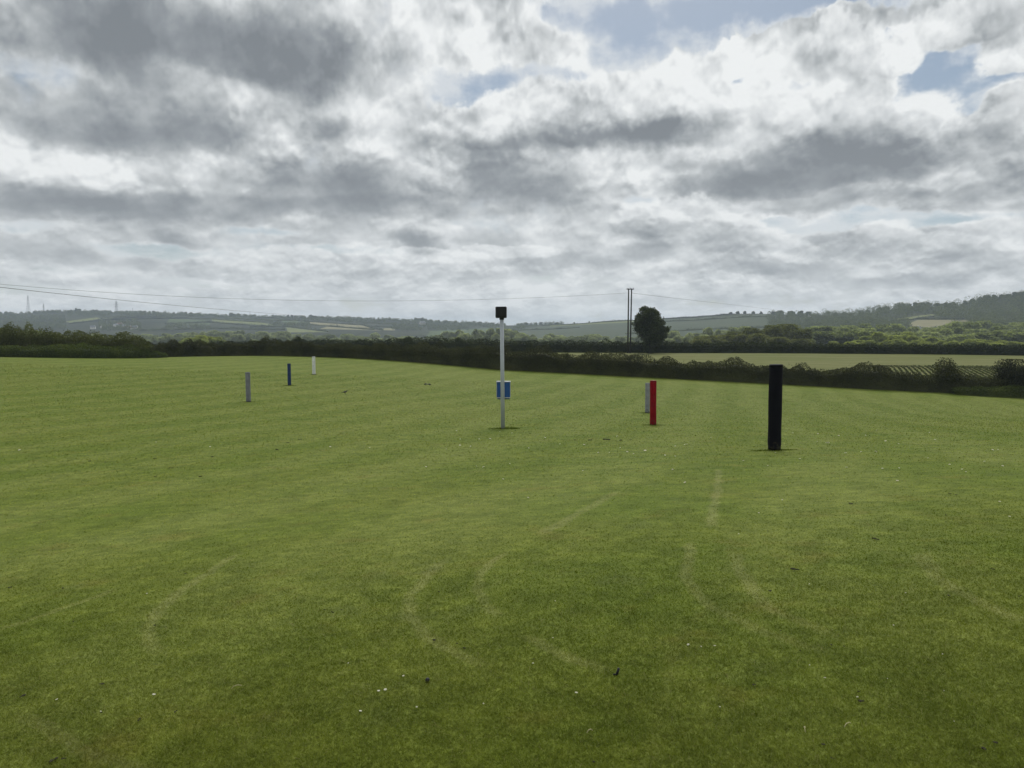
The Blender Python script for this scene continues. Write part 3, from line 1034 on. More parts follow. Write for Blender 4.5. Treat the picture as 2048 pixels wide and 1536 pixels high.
def standing_bush(name, px, D, top, half_w, label, seed, mat, leaf=0.17, cat='bush', base=None):
    rng = np.random.default_rng(seed)
    c = at(px, top, D)
    g = gz(c[0], c[1])
    h = c[2] - g
    w = half_w / F * D
    root = tag(empty(name, (c[0], c[1], g)), label, cat)
    cl = [((rng.normal() * w * 0.32, rng.normal() * w * 0.3, h * f), w * rng.uniform(0.42, 0.66)) for f in np.linspace(0.34, 0.80, 9)]
    cl += [((math.cos(a) * w * 0.5, math.sin(a) * w * 0.5, h * rng.uniform(0.4, 0.66)), w * rng.uniform(0.4, 0.5)) for a in np.linspace(0, 5.5, 7)]
    P = crown_points(cl, rng, 420)
    P = P[(P[:, 2] > 0.15)]
    P[:, 2] = np.minimum(P[:, 2], h)
    V, Fs = leaf_quads(P, leaf, rng)
    make_obj('crown', np_mesh('crown', V, Fs), mat, root)
    t = MB()
    for k in range(4):
        a = rng.uniform(0, 6.28)
        t.tube([(0.1 * math.cos(a), 0.1 * math.sin(a), -0.1), (0.25 * w * math.cos(a), 0.25 * w * math.sin(a), h * 0.35), (0.5 * w * math.cos(a), 0.5 * w * math.sin(a), h * 0.7)], [0.07, 0.05, 0.02], 6)
    t.build('trunk', BARK, root)
    return root


standing_bush('hawthorn_bush', 1896, edge_d(1896) + 1.2, 716, 29, 'round topped bush standing above the boundary hedge before the crop rows', 21, HEDGE_GREEN)
standing_bush('hawthorn_bush', 2036, edge_d(2036) + 1.0, 719, 42, 'broad round bush in the hedge beside the bramble patch, at the frame edge', 22, HEDGE_GREEN)
standing_bush('hawthorn_bush', 600, 190, 673, 14, 'small dark bush rising over the boundary hedge behind the blue and white posts', 23, HEDGE_FAR, 0.25)
standing_bush('hawthorn_bush', 815, 194, 670, 12, 'small rounded bush poking above the low far hedge left of the tall pole', 24, HEDGE_FAR, 0.25)
standing_bush('hawthorn_bush', 918, 193, 675, 12, 'flat little bush on the low far hedge nearest the tall pole on its left', 25, HEDGE_FAR, 0.25)


def build_lone_tree():
    D = 186.0
    base = at(1299, 700, D)
    g = gz(base[0], base[1])
    root = tag(empty('broadleaf_tree', (base[0], base[1], g)), 'dark solitary broadleaf tree with a full crown beside the twin power poles', 'tree')
    rng = np.random.default_rng(31)
    cl = []
    # width of the crown at each height in the frame
    for py, x0, x1 in ((617, 1279, 1299), (621, 1275, 1313), (627, 1270, 1320), (633, 1267, 1324), (640, 1265, 1328), (646, 1265, 1331), (652, 1266, 1334), (658, 1268, 1338), (664, 1270, 1340),
                       (669, 1273, 1340), (674, 1276, 1338), (679, 1280, 1334), (683, 1284, 1326), (687, 1286, 1313), (691, 1287, 1311), (695, 1286, 1311), (700, 1285, 1312)):
        if py < 672:
            x0, x1 = x0 + rng.uniform(-4, 3), x1 + rng.uniform(-3, 4)
        half = (x1 - x0) / 2
        n = max(3, int(half * 1.05))
        for k in range(n):
            rr = rng.uniform(3.8, 7.2)
            rr = min(rr, half * 0.75)
            px = x0 + rr + rng.uniform(0, 1) * max(0, x1 - x0 - 2 * rr)
            u = (px - (x0 + x1) / 2) / half
            dep = math.sqrt(max(0, 1 - u * u)) * min(half, 30) / F * D * (0.9 if half > 14 else 0.5)
            p = at(px, py + rng.normal() * 1.2, D) - np.array((base[0], base[1], g))
            cl.append(((p[0], rng.uniform(-dep, dep), p[2]), rr / F * D))
    P = crown_points(cl, rng, 150, 0.35)
    V, Fs = leaf_quads(P, 0.30, rng)
    make_obj('crown', np_mesh('crown', V, Fs), TREE_DARK, root)
    t = MB()
    t.tube([(0, 0, -0.3), (0.05, 0, 1.2), (0.0, 0, 2.8), (0.1, 0, 5)], [0.6, 0.48, 0.42, 0.3], 12)
    for a, l, z in ((0.3, 3.0, 2.4), (2.0, 2.6, 2.8), (3.4, 3.2, 2.2), (4.8, 2.5, 3.2), (5.6, 2.6, 4.0)):
        t.tube([(0, 0, z), (math.cos(a) * l * .5, math.sin(a) * l * .5, z + 1.6), (math.cos(a) * l, math.sin(a) * l, z + 3.2)], [0.22, 0.15, 0.06], 8)
    t.build('trunk', BARK, root, True)


build_lone_tree()


def tree_mesh(seed, h, w, mat_leaf, leaf, nc=16, per=120):
    """Crown and trunk meshes of one tree, foot at the origin."""
    rng = np.random.default_rng(seed)
    cl = []
    for k in range(nc):
        f = (k + 0.5) / nc
        z = h * (0.30 + 0.60 * f)
        ring = w / 2 * math.sin(math.pi * (0.22 + 0.70 * f)) ** 0.8 * rng.uniform(0.15, 0.85)
        a = k * 2.4 + rng.uniform(-.5, .5)
        cl.append(((math.cos(a) * ring, math.sin(a) * ring, z), w * rng.uniform(0.17, 0.27)))
    cl.append(((0, 0, h * 0.55), w * 0.30))
    P = crown_points(cl, rng, per * 100 / (w * w), 0.5)
    P[:, 2] = np.clip(P[:, 2], 0.4, h * 1.02)
    V, Fs = leaf_quads(P, leaf, rng)
    crown = np_mesh('crown', V, Fs)
    crown.materials.append(mat_leaf)
    t = MB()
    t.tube([(0, 0, -0.6), (0.1, 0, h * .2), (0, .1, h * .45), (0, 0, h * .8)], [w * .035, w * .028, w * .02, w * .006], 8)
    for k in range(6):
        a = k * 1.9
        l = w * 0.32
        t.tube([(0, 0, h * (.25 + .06 * k)), (math.cos(a) * l, math.sin(a) * l, h * (.42 + .06 * k))], [w * .014, w * .004], 5)
    tm = bpy.data.meshes.new('trunk')
    tm.from_pydata(t.v, [], t.f)
    tm.materials.append(BARK)
    return crown, tm


def place_tree(protos, name, x, y, h, label, group, rng, parts=True, sink=0.3, wide=1.0):
    crown, trunk, h0 = protos[rng.integers(len(protos))]
    s = h / h0
    if parts:
        r = empty(name, (x, y, gz(x, y) - sink), rng.uniform(0, 6.28))
        for nm, me in (('crown', crown), ('trunk', trunk)):
            c = bpy.data.objects.new(nm, me)
            COL.objects.link(c)
            c.parent = r
    else:
        r = bpy.data.objects.new(name, crown)
        COL.objects.link(r)
        r.location = (x, y, gz(x, y) - sink)
        r.rotation_euler = (0, 0, rng.uniform(0, 6.28))
    r.scale = (s * wide * rng.uniform(.9, 1.15), s * wide * rng.uniform(.9, 1.15), s)
    return tag(r, label, 'tree', group)


def protos(mat, seeds, h, w, leaf, **kw):
    return [(*tree_mesh(sd, h, w * f, mat, leaf, **kw), h) for sd, f in zip(seeds, (1.0, 1.2, 0.9, 1.1))]


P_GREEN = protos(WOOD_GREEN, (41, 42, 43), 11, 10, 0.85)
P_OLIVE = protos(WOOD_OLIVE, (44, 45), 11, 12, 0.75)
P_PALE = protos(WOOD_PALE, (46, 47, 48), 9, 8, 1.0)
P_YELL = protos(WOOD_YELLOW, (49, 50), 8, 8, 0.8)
P_FAR = protos(FAR_WOOD, (51, 52, 53), 10, 9, 1.5, nc=10, per=60)


def wood(rows, protos_, name, label, group, seed, parts):
    """rows: (px from, px to, metres ahead, [(px, top)], step in px)."""
    rng = np.random.default_rng(seed)
    for x0, x1, D, tops, stepx in rows:
        px = x0 + rng.uniform(0, stepx)
        while px < x1:
            d = D * rng.uniform(0.95, 1.05)
            top = np.interp(px, [t[0] for t in tops], [t[1] for t in tops]) + rng.normal() * 2.6 + rng.exponential(2.0)
            p = at(px, top, d)
            h = p[2] - gz(p[0], p[1]) + 0.3
            if h > 2.5:
                place_tree(protos_, name, p[0], p[1], min(h, 19), label, group, rng, parts, wide=min(1.9, max(0.8, stepx * 1.25 / F * d / (0.9 * h))))
            px += stepx * rng.uniform(0.7, 1.3)


G1 = 'trees of the wood below the wooded hill'
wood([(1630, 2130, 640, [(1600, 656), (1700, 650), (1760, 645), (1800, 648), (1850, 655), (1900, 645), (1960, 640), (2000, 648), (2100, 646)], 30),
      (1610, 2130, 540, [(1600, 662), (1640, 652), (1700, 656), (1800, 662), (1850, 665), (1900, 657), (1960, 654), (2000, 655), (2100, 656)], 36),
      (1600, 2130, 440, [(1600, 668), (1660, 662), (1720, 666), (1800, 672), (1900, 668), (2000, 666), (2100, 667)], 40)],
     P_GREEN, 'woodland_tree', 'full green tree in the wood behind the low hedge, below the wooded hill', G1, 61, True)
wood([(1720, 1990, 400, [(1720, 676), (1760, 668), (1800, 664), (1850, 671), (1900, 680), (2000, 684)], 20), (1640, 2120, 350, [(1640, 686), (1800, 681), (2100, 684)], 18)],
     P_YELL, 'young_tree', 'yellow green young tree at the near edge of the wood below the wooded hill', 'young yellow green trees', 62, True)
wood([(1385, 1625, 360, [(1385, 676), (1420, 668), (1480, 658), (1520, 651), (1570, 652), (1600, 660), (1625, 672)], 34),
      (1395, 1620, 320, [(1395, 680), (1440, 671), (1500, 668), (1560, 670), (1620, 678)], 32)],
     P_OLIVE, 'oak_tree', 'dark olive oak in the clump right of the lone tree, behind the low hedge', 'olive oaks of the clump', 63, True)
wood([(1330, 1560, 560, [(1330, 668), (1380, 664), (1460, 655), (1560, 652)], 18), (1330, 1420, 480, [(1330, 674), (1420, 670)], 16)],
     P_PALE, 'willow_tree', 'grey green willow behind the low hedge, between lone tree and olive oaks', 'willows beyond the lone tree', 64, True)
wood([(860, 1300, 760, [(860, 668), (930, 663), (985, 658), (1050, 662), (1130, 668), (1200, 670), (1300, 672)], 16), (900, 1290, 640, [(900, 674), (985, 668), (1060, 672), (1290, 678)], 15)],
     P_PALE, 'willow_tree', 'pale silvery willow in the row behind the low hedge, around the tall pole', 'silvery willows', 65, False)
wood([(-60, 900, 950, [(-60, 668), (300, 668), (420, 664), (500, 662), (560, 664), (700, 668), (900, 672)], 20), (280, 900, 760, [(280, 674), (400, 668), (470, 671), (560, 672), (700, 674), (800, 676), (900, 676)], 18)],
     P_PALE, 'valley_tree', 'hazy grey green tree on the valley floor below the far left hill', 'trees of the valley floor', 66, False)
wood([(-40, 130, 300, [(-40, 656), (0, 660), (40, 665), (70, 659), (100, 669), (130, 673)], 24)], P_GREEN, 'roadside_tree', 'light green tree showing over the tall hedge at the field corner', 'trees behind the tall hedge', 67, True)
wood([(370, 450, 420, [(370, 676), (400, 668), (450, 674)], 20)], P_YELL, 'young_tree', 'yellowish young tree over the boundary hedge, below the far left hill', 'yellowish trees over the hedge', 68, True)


# ------------------------------------------------------------------ the far hills: woodland, hedgerows, skyline trees, houses, masts
def ridge_point(px):
    a = math.atan((px - W2) / F)
    r = float(np.interp(a, LA, LR[:, 6]))
    x, y = r * math.sin(a), r * math.cos(a)
    return x, y


def far_crowns(pts, rad, rng, k=130, leaf=1.3):
    parts = []
    for (x, y), r in zip(pts, rad):
        n = k
        d = rng.normal(size=(n, 3))
        d /= np.linalg.norm(d, axis=1)[:, None]
        c = np.array((x, y, gz(x, y) + r * rng.uniform(0.7, 1.1)))
        P = c + d * (r * rng.uniform(0.78, 1.0, n))[:, None]
        parts.append(leaf_quads(P, leaf, rng))
    return join(parts)


def build_woodland():
    rng = np.random.default_rng(71)
    pts, rad = [], []
    # wooded hill
    keep_out = [p for k, p in PATCHES if k in (1, 2) and p[0][0] > 1700]
    lim = [(1535, 627, 668), (1650, 629, 668), (1740, 622, 665), (1800, 610, 660), (1880, 612, 660), (1950, 602, 664), (2000, 592, 668), (2048, 585, 668), (2160, 580, 668)]
    n = 0
    while n < 1400:
        px = rng.uniform(1535, 2160)
        a = math.atan((px - W2) / F)
        i_top = float(np.interp(a, LA, LR[:, 6]))
        r = i_top * rng.uniform(0.66, 1.0) ** 0.8
        x, y = r * math.sin(a), r * math.cos(a)
        q = to_pix(np.array([[x, y, gz(x, y) + 3]]))
        n += 1
        if any(in_poly(q[0] + dx, q[1] + dy, np.array(p).tolist())[0] for p in keep_out for dx in (-4, 0, 4) for dy in (0, 3, -2)):
            continue
        pts.append((x, y))
        rad.append(rng.uniform(4.0, 8.5) if px > 1640 else rng.uniform(3.0, 5.5))
    # copses on the left hill
    for x0, x1, y0, y1, m in ((785, 935, 650, 661, 190), (930, 1010, 645, 655, 90), (1030, 1125, 644, 650, 60), (330, 420, 652, 660, 50), (540, 620, 648, 655, 60),
                              (0, 130, 632, 660, 330), (300, 420, 628, 634, 80), (200, 280, 642, 662, 160), (130, 330, 626, 633, 120), (590, 700, 636, 642, 90), (680, 780, 640, 646, 60), (800, 900, 642, 648, 60)):
        for _ in range(m):
            p = ground_hit(rng.uniform(x0, x1), rng.uniform(y0, y1), 600, 2600)
            pts.append((p[0], p[1]))
            rad.append(rng.uniform(2.8, 5.0))
    for _ in range(650):
        px = rng.uniform(-20, 1010)
        x, y = ridge_point(px)
        f = rng.uniform(0.965, 1.0)
        pts.append((x * f, y * f))
        rad.append(rng.uniform(2.2, 4.2))
    V, Fs = far_crowns(pts, rad, rng)
    tag(make_obj('woodland', np_mesh('woodland', V, Fs), FAR_WOOD), 'hazy woodland covering the far hills', 'woodland', None, 'stuff')


build_woodland()


def hedgerow(pts, seed, h=3.5, w=5.0):
    rng = np.random.default_rng(seed)
    P = [ground_hit(px, py, 600, 2600)[:2] for px, py in pts]
    path = []
    for a, b in zip(P[:-1], P[1:]):
        for t in np.linspace(0, 1, 20, endpoint=False):
            path.append(a * (1 - t) + b * t)
    path = np.array(path + [P[-1]])
    V, Fs = hedge_mesh(path, np.full(len(path), h) * (1 + 0.25 * smooth_noise(np.arange(len(path)) * 1.0, 3.0, rng)).clip(.5, 1.6), w, 2.0, 1.6, rng, sprig=0.0, lumps=0.3)
    o = make_obj('hedgerow', np_mesh('hedgerow', V, Fs), FAR_WOOD)
    return tag(o, 'thin dark hedgerow dividing the hazy fields on the far hills', 'hedgerow', 'hedgerows of the far hills')


for i, pts in enumerate([
        [(140, 648), (205, 640), (330, 634)], [(205, 636), (300, 633)], [(210, 641), (310, 638), (420, 637)], [(300, 634), (425, 639), (520, 645)], [(330, 648), (425, 645), (540, 654)],
        [(420, 631), (500, 640), (620, 643)], [(560, 640), (622, 644), (728, 651), (765, 661)], [(622, 650), (748, 660)], [(280, 662), (420, 658), (570, 660)], [(500, 655), (575, 654), (655, 664)],
        [(655, 640), (760, 648), (860, 652)], [(748, 653), (800, 657)], [(1008, 662), (1096, 659), (1160, 655)], [(1030, 653), (1076, 651.5), (1254, 642), (1330, 638)], [(1325, 639), (1400, 634), (1457, 629.5), (1530, 626)],
        [(1005, 656), (1100, 650.5)], [(1330, 644), (1450, 637), (1535, 634)], [(1250, 668), (1400, 660), (1540, 655)], [(1785, 643), (1868, 633.5)], [(1836, 639), (1950, 639)], [(1820, 658.5), (1860, 659), (1936, 648)]]):
    hedgerow(pts, 100 + i, 3.0 if pts[0][0] > 1000 else 4.0)


def skyline_trees():
    rng = np.random.default_rng(81)
    L = 'small dark tree standing on the hazy skyline of the far hill'
    for px, hh in ((4, 12), (16, 13), (24, 12), (72, 8), (82, 8), (98, 7), (146, 9), (156, 13), (162, 10), (190, 9), (197, 11), (208, 9), (256, 8), (274, 9), (284, 11), (292, 10), (302, 8), (310, 9),
                   (350, 9), (366, 12), (374, 13), (385, 9), (398, 9), (464, 12), (470, 9), (479, 12), (492, 8), (508, 7), (548, 10), (554, 9), (578, 11), (585, 12), (592, 10), (606, 11), (624, 12),
                   (632, 10), (645, 8), (686, 8), (716, 9), (735, 8), (780, 8), (832, 15), (838, 12), (846, 15), (852, 11), (862, 9), (878, 10), (890, 8), (912, 9), (938, 9), (948, 11), (960, 12), (972, 11), (985, 9),
                   (1036, 7), (1043, 9), (1052, 11), (1062, 9), (1072, 8), (1082, 11), (1090, 8), (1100, 8), (1112, 8), (1148, 5), (1178, 5), (1460, 7), (1474, 8), (1488, 8), (1505, 7), (1520, 8)):
        x, y = ridge_point(px)
        place_tree(P_FAR, 'skyline_tree', x, y, hh * rng.uniform(.9, 1.1), L, 'trees on the skyline', rng, False, hh * 0.32)
    L2 = 'large rounded tree on the crest of the wooded hill'
    for px, hh in ((1545, 13), (1560, 14), (1580, 13), (1600, 15), (1614, 11), (1668, 11), (1684, 12), (1700, 10), (1720, 14), (1732, 12), (1757, 14), (1768, 13), (1800, 13), (1815, 15), (1828, 17), (1840, 16), (1852, 14),
                   (1872, 12), (1888, 13), (1902, 12), (1926, 11), (1940, 14), (1955, 13), (1970, 14), (1984, 15), (1998, 14), (2012, 15), (2026, 16), (2040, 15), (2056, 15)):
        x, y = ridge_point(px)
        place_tree(P_FAR, 'hilltop_tree', x, y, hh * rng.uniform(.8, 1.0), L2, 'trees on the crest of the wooded hill', rng, False, hh * 0.4)


skyline_trees()

WALL_PALE = plain_mat('house_render', (0.62, 0.60, 0.56), 0.8, 0.2, 0.1, 1.0)
ROOF_SLATE = plain_mat('roof_slate', (0.16, 0.17, 0.19), 0.7, 0.3, 0.2, 1.0)
ROOF_TILE = plain_mat('roof_tile', (0.24, 0.14, 0.11), 0.8, 0.2, 0.2, 1.0)
DARK_GLASS = plain_mat('window_glass', (0.03, 0.035, 0.04), 0.2, 0.5, 0.1, 1.0)


def house_parts(roof_mat):
    w = MB()
    w.box((0, 0, 2.3), (11, 7, 5.2), 0, 0.05)
    w.add([(-5.5, -3.5, 4.9), (-5.5, 3.5, 4.9), (-5.5, 0, 7.6), (-5.3, -3.5, 4.9), (-5.3, 3.5, 4.9), (-5.3, 0, 7.6)], [(0, 2, 1), (3, 4, 5), (0, 3, 5, 2), (1, 2, 5, 4)])
    w.add([(5.5, -3.5, 4.9), (5.5, 3.5, 4.9), (5.5, 0, 7.6), (5.3, -3.5, 4.9), (5.3, 3.5, 4.9), (5.3, 0, 7.6)], [(0, 1, 2), (3, 5, 4), (0, 2, 5, 3), (1, 4, 5, 2)])
    r = MB()
    for s in (-1, 1):
        r.add([(-5.8, s * 4.0, 4.7), (5.8, s * 4.0, 4.7), (5.8, 0, 7.9), (-5.8, 0, 7.9), (-5.8, s * 4.0, 4.5), (5.8, s * 4.0, 4.5), (5.8, 0, 7.7), (-5.8, 0, 7.7)],
              [(0, 1, 2, 3), (4, 7, 6, 5), (0, 4, 5, 1), (1, 5, 6, 2), (0, 3, 7, 4)])
    c = MB()
    c.box((3.6, 0.3, 8.1), (0.9, 0.9, 1.6), 0, 0.05)
    win = MB()
    win.box((-3.2, -3.53, 3.5), (1.2, 0.06, 1.3), 0, 0.01)
    return w, r, c, win


def build_house(px, py, label, rz, roof, scale=1.0, group=None):
    p = ground_hit(px, py, 500, 2600)
    root = tag(empty('farm_house', p, rz), label, 'house', group)
    w, r, c, win = house_parts(roof)
    w.build('wall', WALL_PALE, root)
    rf = r.build('roof', roof, root)
    c.build('chimney', WALL_PALE, rf)
    for k in range(3):
        b = win if k == 0 else None
        if b is None:
            b = MB()
            b.box((-3.2 + 3.2 * k, -3.53, 3.5), (1.2, 0.06, 1.3), 0, 0.01)
        b.build('window', DARK_GLASS, root)
    root.scale = (scale,) * 3


for k, (px, py) in enumerate([(186, 658), (204, 657), (232, 654), (240, 652), (249, 656), (258, 659), (270, 658)]):
    build_house(px, py, 'tiny pale house of the hamlet low on the far left hillside', (0.3, 2.0, 1.1, 0.2, 2.7, 0.8, 0.1)[k], (ROOF_SLATE, ROOF_TILE)[k % 2], 0.9, 'houses of the hamlet')
build_house(845, 650.5, 'pale roofed farm house near the skyline left of the tall pole', 0.5, ROOF_SLATE, 1.3)
build_house(1618, 638, 'white gabled house among trees at the low end of the wooded hill', 1.3, ROOF_SLATE, 0.9)
build_house(1833, 665, 'slate roofed house half hidden in the wood below the wooded hill', 0.6, ROOF_SLATE, 1.0)

STEEL = plain_mat('galvanised_steel', (0.34, 0.35, 0.36), 0.6, 0.4, 0.1, 1.0, 0.0, 0.0)


def lattice(mb, h, wb, wt, n, r):
    lv = [h * (1 - (1 - i / n) ** 1.25) for i in range(n + 1)]
    wd = [wb + (wt - wb) * (z / h) ** 0.65 for z in lv]
    cor = lambda i: [(sx * wd[i] / 2, sy * wd[i] / 2, lv[i]) for sx, sy in ((-1, -1), (1, -1), (1, 1), (-1, 1))]
    for i in range(n):
        a, b = cor(i), cor(i + 1)
        for k in range(4):
            mb.tube([a[k], b[k]], r, 4)
            mb.tube([a[k], b[(k + 1) % 4]], r * .6, 4)
            mb.tube([a[(k + 1) % 4], b[k]], r * .6, 4)
            mb.tube([b[k], b[(k + 1) % 4]], r * .6, 4)


def build_mast(px, py_top, label, wb, wt, name, arms=()):
    x, y = ridge_point(px)
    g = gz(x, y)
    d = y
    h = at(px, py_top, d)[2] - g
    root = tag(empty(name, (x, y, g - 1)), label, name.split('_')[-1] if 'pylon' in name else 'mast')
    b = MB()
    lattice(b, h + 1, wb, wt, 9, 0.19)
    b.build('lattice_tower', STEEL, root)
    for f, l in arms:
        a = MB()
        z = h * f
        for s in (-1, 1):
            a.tube([(0, 0.4, z), (s * l, 0, z + 0.3)], 0.22, 4)
            a.tube([(0, -0.4, z), (s * l, 0, z + 0.3)], 0.22, 4)
            a.tube([(0, 0, z + 2.2), (s * l, 0, z + 0.3)], 0.2, 4)
            a.tube([(s * l, 0, z + .3), (s * l, 0, z - 2.2)], 0.16, 4)
        a.build('crossarm', STEEL, root)
    t = MB()
    t.tube([(0, 0, h + 1), (0, 0, h + 4)], 0.18, 4)
    t.build('aerial', STEEL, root)


build_mast(60.5, 591, 'tall slender lattice mast on the far skyline, tallest of the three', 11, 1.6, 'radio_mast')
build_mast(91, 608, 'short lattice mast on the skyline next to the tallest mast', 4.5, 1.4, 'radio_mast', [(0.72, 2.6)])
build_mast(236, 602, 'lattice pylon with three crossarms on the far skyline', 8, 1.8, 'electricity_pylon', [(0.52, 6.5), (0.70, 8), (0.87, 5.5)])

WOODPOLE = plain_mat('creosoted_wood', (0.030, 0.027, 0.024), 0.8, 0.2, 0.3, 3.0)
for px, top in ((268.5, 616), (502, 623)):
    x, y = ridge_point(px)
    z0 = gz(x, y)
    hh = at(px, top, y)[2] - z0
    r_ = tag(empty('telegraph_pole', (x, y, z0 - 0.5)), 'lone wooden telegraph pole on the far skyline, ' + ('right of the pylon' if px < 400 else 'above the striped left fields'), 'pole')
    b = MB()
    b.tube([(0, 0, 0), (0, 0, hh + .5)], [0.45, 0.36], 6)
    b.build('pole', WOODPOLE, r_)
    b = MB()
    b.box((0, 0, hh - .3), (3.0, 0.35, 0.35))
    b.build('crossarm', WOODPOLE, r_)

# ------------------------------------------------------------------ power poles and wires
WIRE = plain_mat('cable', (0.05, 0.052, 0.055), 0.6, 0.3, 0.1, 1.0)
CERAMIC = plain_mat('insulator', (0.10, 0.09, 0.085), 0.3, 0.5, 0.1, 1.0)


def build_power_poles():
    D = 187.0
    b0 = at(1258, 701, D)
    g = gz(b0[0], b0[1])
    base = np.array((b0[0], b0[1], g))
    root = tag(empty('power_pole', base), 'pair of tall dark wooden power poles standing in the low hedge beside the lone tree', 'power pole')
    for x0, x1 in ((1255.6, 1257.2), (1260.4, 1263.2)):
        t, q = at(x1, 577, D) - base, at(x0, 701, D) - base
        b = MB()
        b.tube([(q[0], 0, -0.4), ((q[0] + t[0]) / 2, 0, t[2] / 2), (t[0], 0, t[2])], [0.19, 0.17, 0.14], 10)
        b.build('pole', WOODPOLE, root, True)
    c = at(1260.2, 578.5, D) - base
    b = MB()
    b.box((c[0], -0.2, c[2]), (1.75, 0.14, 0.18), 0, 0.02)
    b.build('crossarm', WOODPOLE, root)
    for dx in (-0.75, 0.0, 0.75):
        b = MB()
        b.lathe([(0.03, 0.09), (0.08, 0.12), (0.05, 0.18), (0.08, 0.22), (0.05, 0.28), (0.02, 0.34)], 8, (c[0] + dx, -0.2, c[2]))
        b.build('insulator', CERAMIC, root)


build_power_poles()


def wire(pts, r, label):
    """pts (px, py, metres ahead); smooth line through them."""
    p = np.array(pts, float)
    X = np.linspace(p[0, 0], p[-1, 0], 60)
    order = np.argsort(p[:, 0])
    deg = min(3, len(p) - 1)
    yy = np.polyval(np.polyfit(p[:, 0], p[:, 1], deg), X)
    inv = np.interp(X, p[order, 0], 1 / p[order, 2])
    b = MB()
    b.tube([at(x, y, 1 / i) for x, y, i in zip(X, yy, inv)], r, 5)
    return tag(b.build('overhead_wire', WIRE), label, 'wire', 'overhead wires')


wire([(-150, 553, 95), (0, 569, 105), (250, 586, 124), (500, 599, 140), (640, 601.5, 150), (750, 602, 157), (1000, 597.5, 175), (1256, 586, 187)], 0.021, 'thin overhead wire sagging across the left sky to the twin power poles')
wire([(1264, 586, 187), (1390, 601, 260), (1520, 616, 420), (1560, 621, 560)], 0.034, 'thin overhead wire running from the twin power poles down towards the wooded hill')
wire([(-150, 557, 70), (0, 574.5, 80), (250, 601, 115), (520, 625.5, 200), (640, 634, 300), (770, 642, 520)], 0.028, 'thicker overhead wire descending across the left sky to the far hill')

# crop rows in the field behind the hedge
def build_crop_rows():
    rng = np.random.default_rng(91)
    parts = []
    p0, p1 = ground_hit(1786, 732.5, 60, 300)[:2], ground_hit(1798, 752, 60, 300)[:2]
    d = (p1 - p0) / np.linalg.norm(p1 - p0)
    for k in range(64):
        px = 1728 + k * 9.6
        q0 = ground_hit(px, 732.5 + 0.006 * (px - 1786), 60, 300)[:2]
        L = 46.0
        n = int(L / 0.05)
        t = rng.uniform(0, L, n)
        side = np.array((-d[1], d[0]))
        bend = np.exp(-t / 2.2)[:, None] * side * 1.3 * (1 if side[0] < 0 else -1)
        q = q0 + d * t[:, None] + bend + rng.normal(size=(n, 2)) * 0.085
        q = q[np.hypot(q[:, 0], q[:, 1]) > edge_r(np.arctan2(q[:, 0], q[:, 1])) + 2]
        if len(q):
            z = ground_z(q[:, 0], q[:, 1]) + rng.uniform(0.02, 0.2, len(q))
            parts.append(leaf_quads(np.stack([q[:, 0], q[:, 1], z], -1), 0.2, rng))
    V, Fs = join(parts)
    tag(make_obj('crop_rows', np_mesh('crop_rows', V, Fs), leaf_mat('row_crop_leaves', (0.055, 0.062, 0.026), (0.115, 0.125, 0.052), 0.2)),
        'dark green rows of young crop in the field behind the hedge', 'crop', None, 'stuff')


build_crop_rows()

# ------------------------------------------------------------------ posts on the mown field
def cloth_mat(name, col, rough=0.75):
    m, N = new_mat(name)
    co = N.n('ShaderNodeTexCoord').outputs['Object']
    n1 = N.noise(co, 3.0, 5.0, 0.6)
    w_ = N.noise(N.vm('MULTIPLY', co, (9.0, 9.0, 1.2)), 1.0, 4.0, 0.6)
    c = N.mix(N.step(n1, 0.3, 0.75), tuple(x * 0.82 for x in col), tuple(min(1, x * 1.15) for x in col))
    _, _, zz = N.xyz(co)
    mud = N.m('ADD', N.noise(co, 9.0, 5.0, 0.65), N.m('MULTIPLY', zz, -0.55))
    c = N.mix(N.step(mud, 0.38, 0.56, 0.0, 0.55), c, (0.055, 0.050, 0.030))
    fade = N.noise(N.vm('ADD', co, (5.0, 2.0, 9.0)), 1.3, 5.0, 0.7)
    c = N.mix(N.step(fade, 0.48, 0.75, 0.0, 0.35), c, N.mix(1.0, c, (1.5, 1.5, 1.45), 'MULTIPLY'))
    b = N.n('ShaderNodeBump')
    b.inputs['Strength'].default_value = 0.5
    b.inputs['Distance'].default_value = 0.03
    N.put(b.inputs['Height'], w_)
    return finish(m, N, principled(N, c, rough, 0.12, b.outputs[0]))


LONG_GRASS = leaf_mat('long_grass', (0.085, 0.115, 0.020), (0.18, 0.205, 0.045), 0.4)


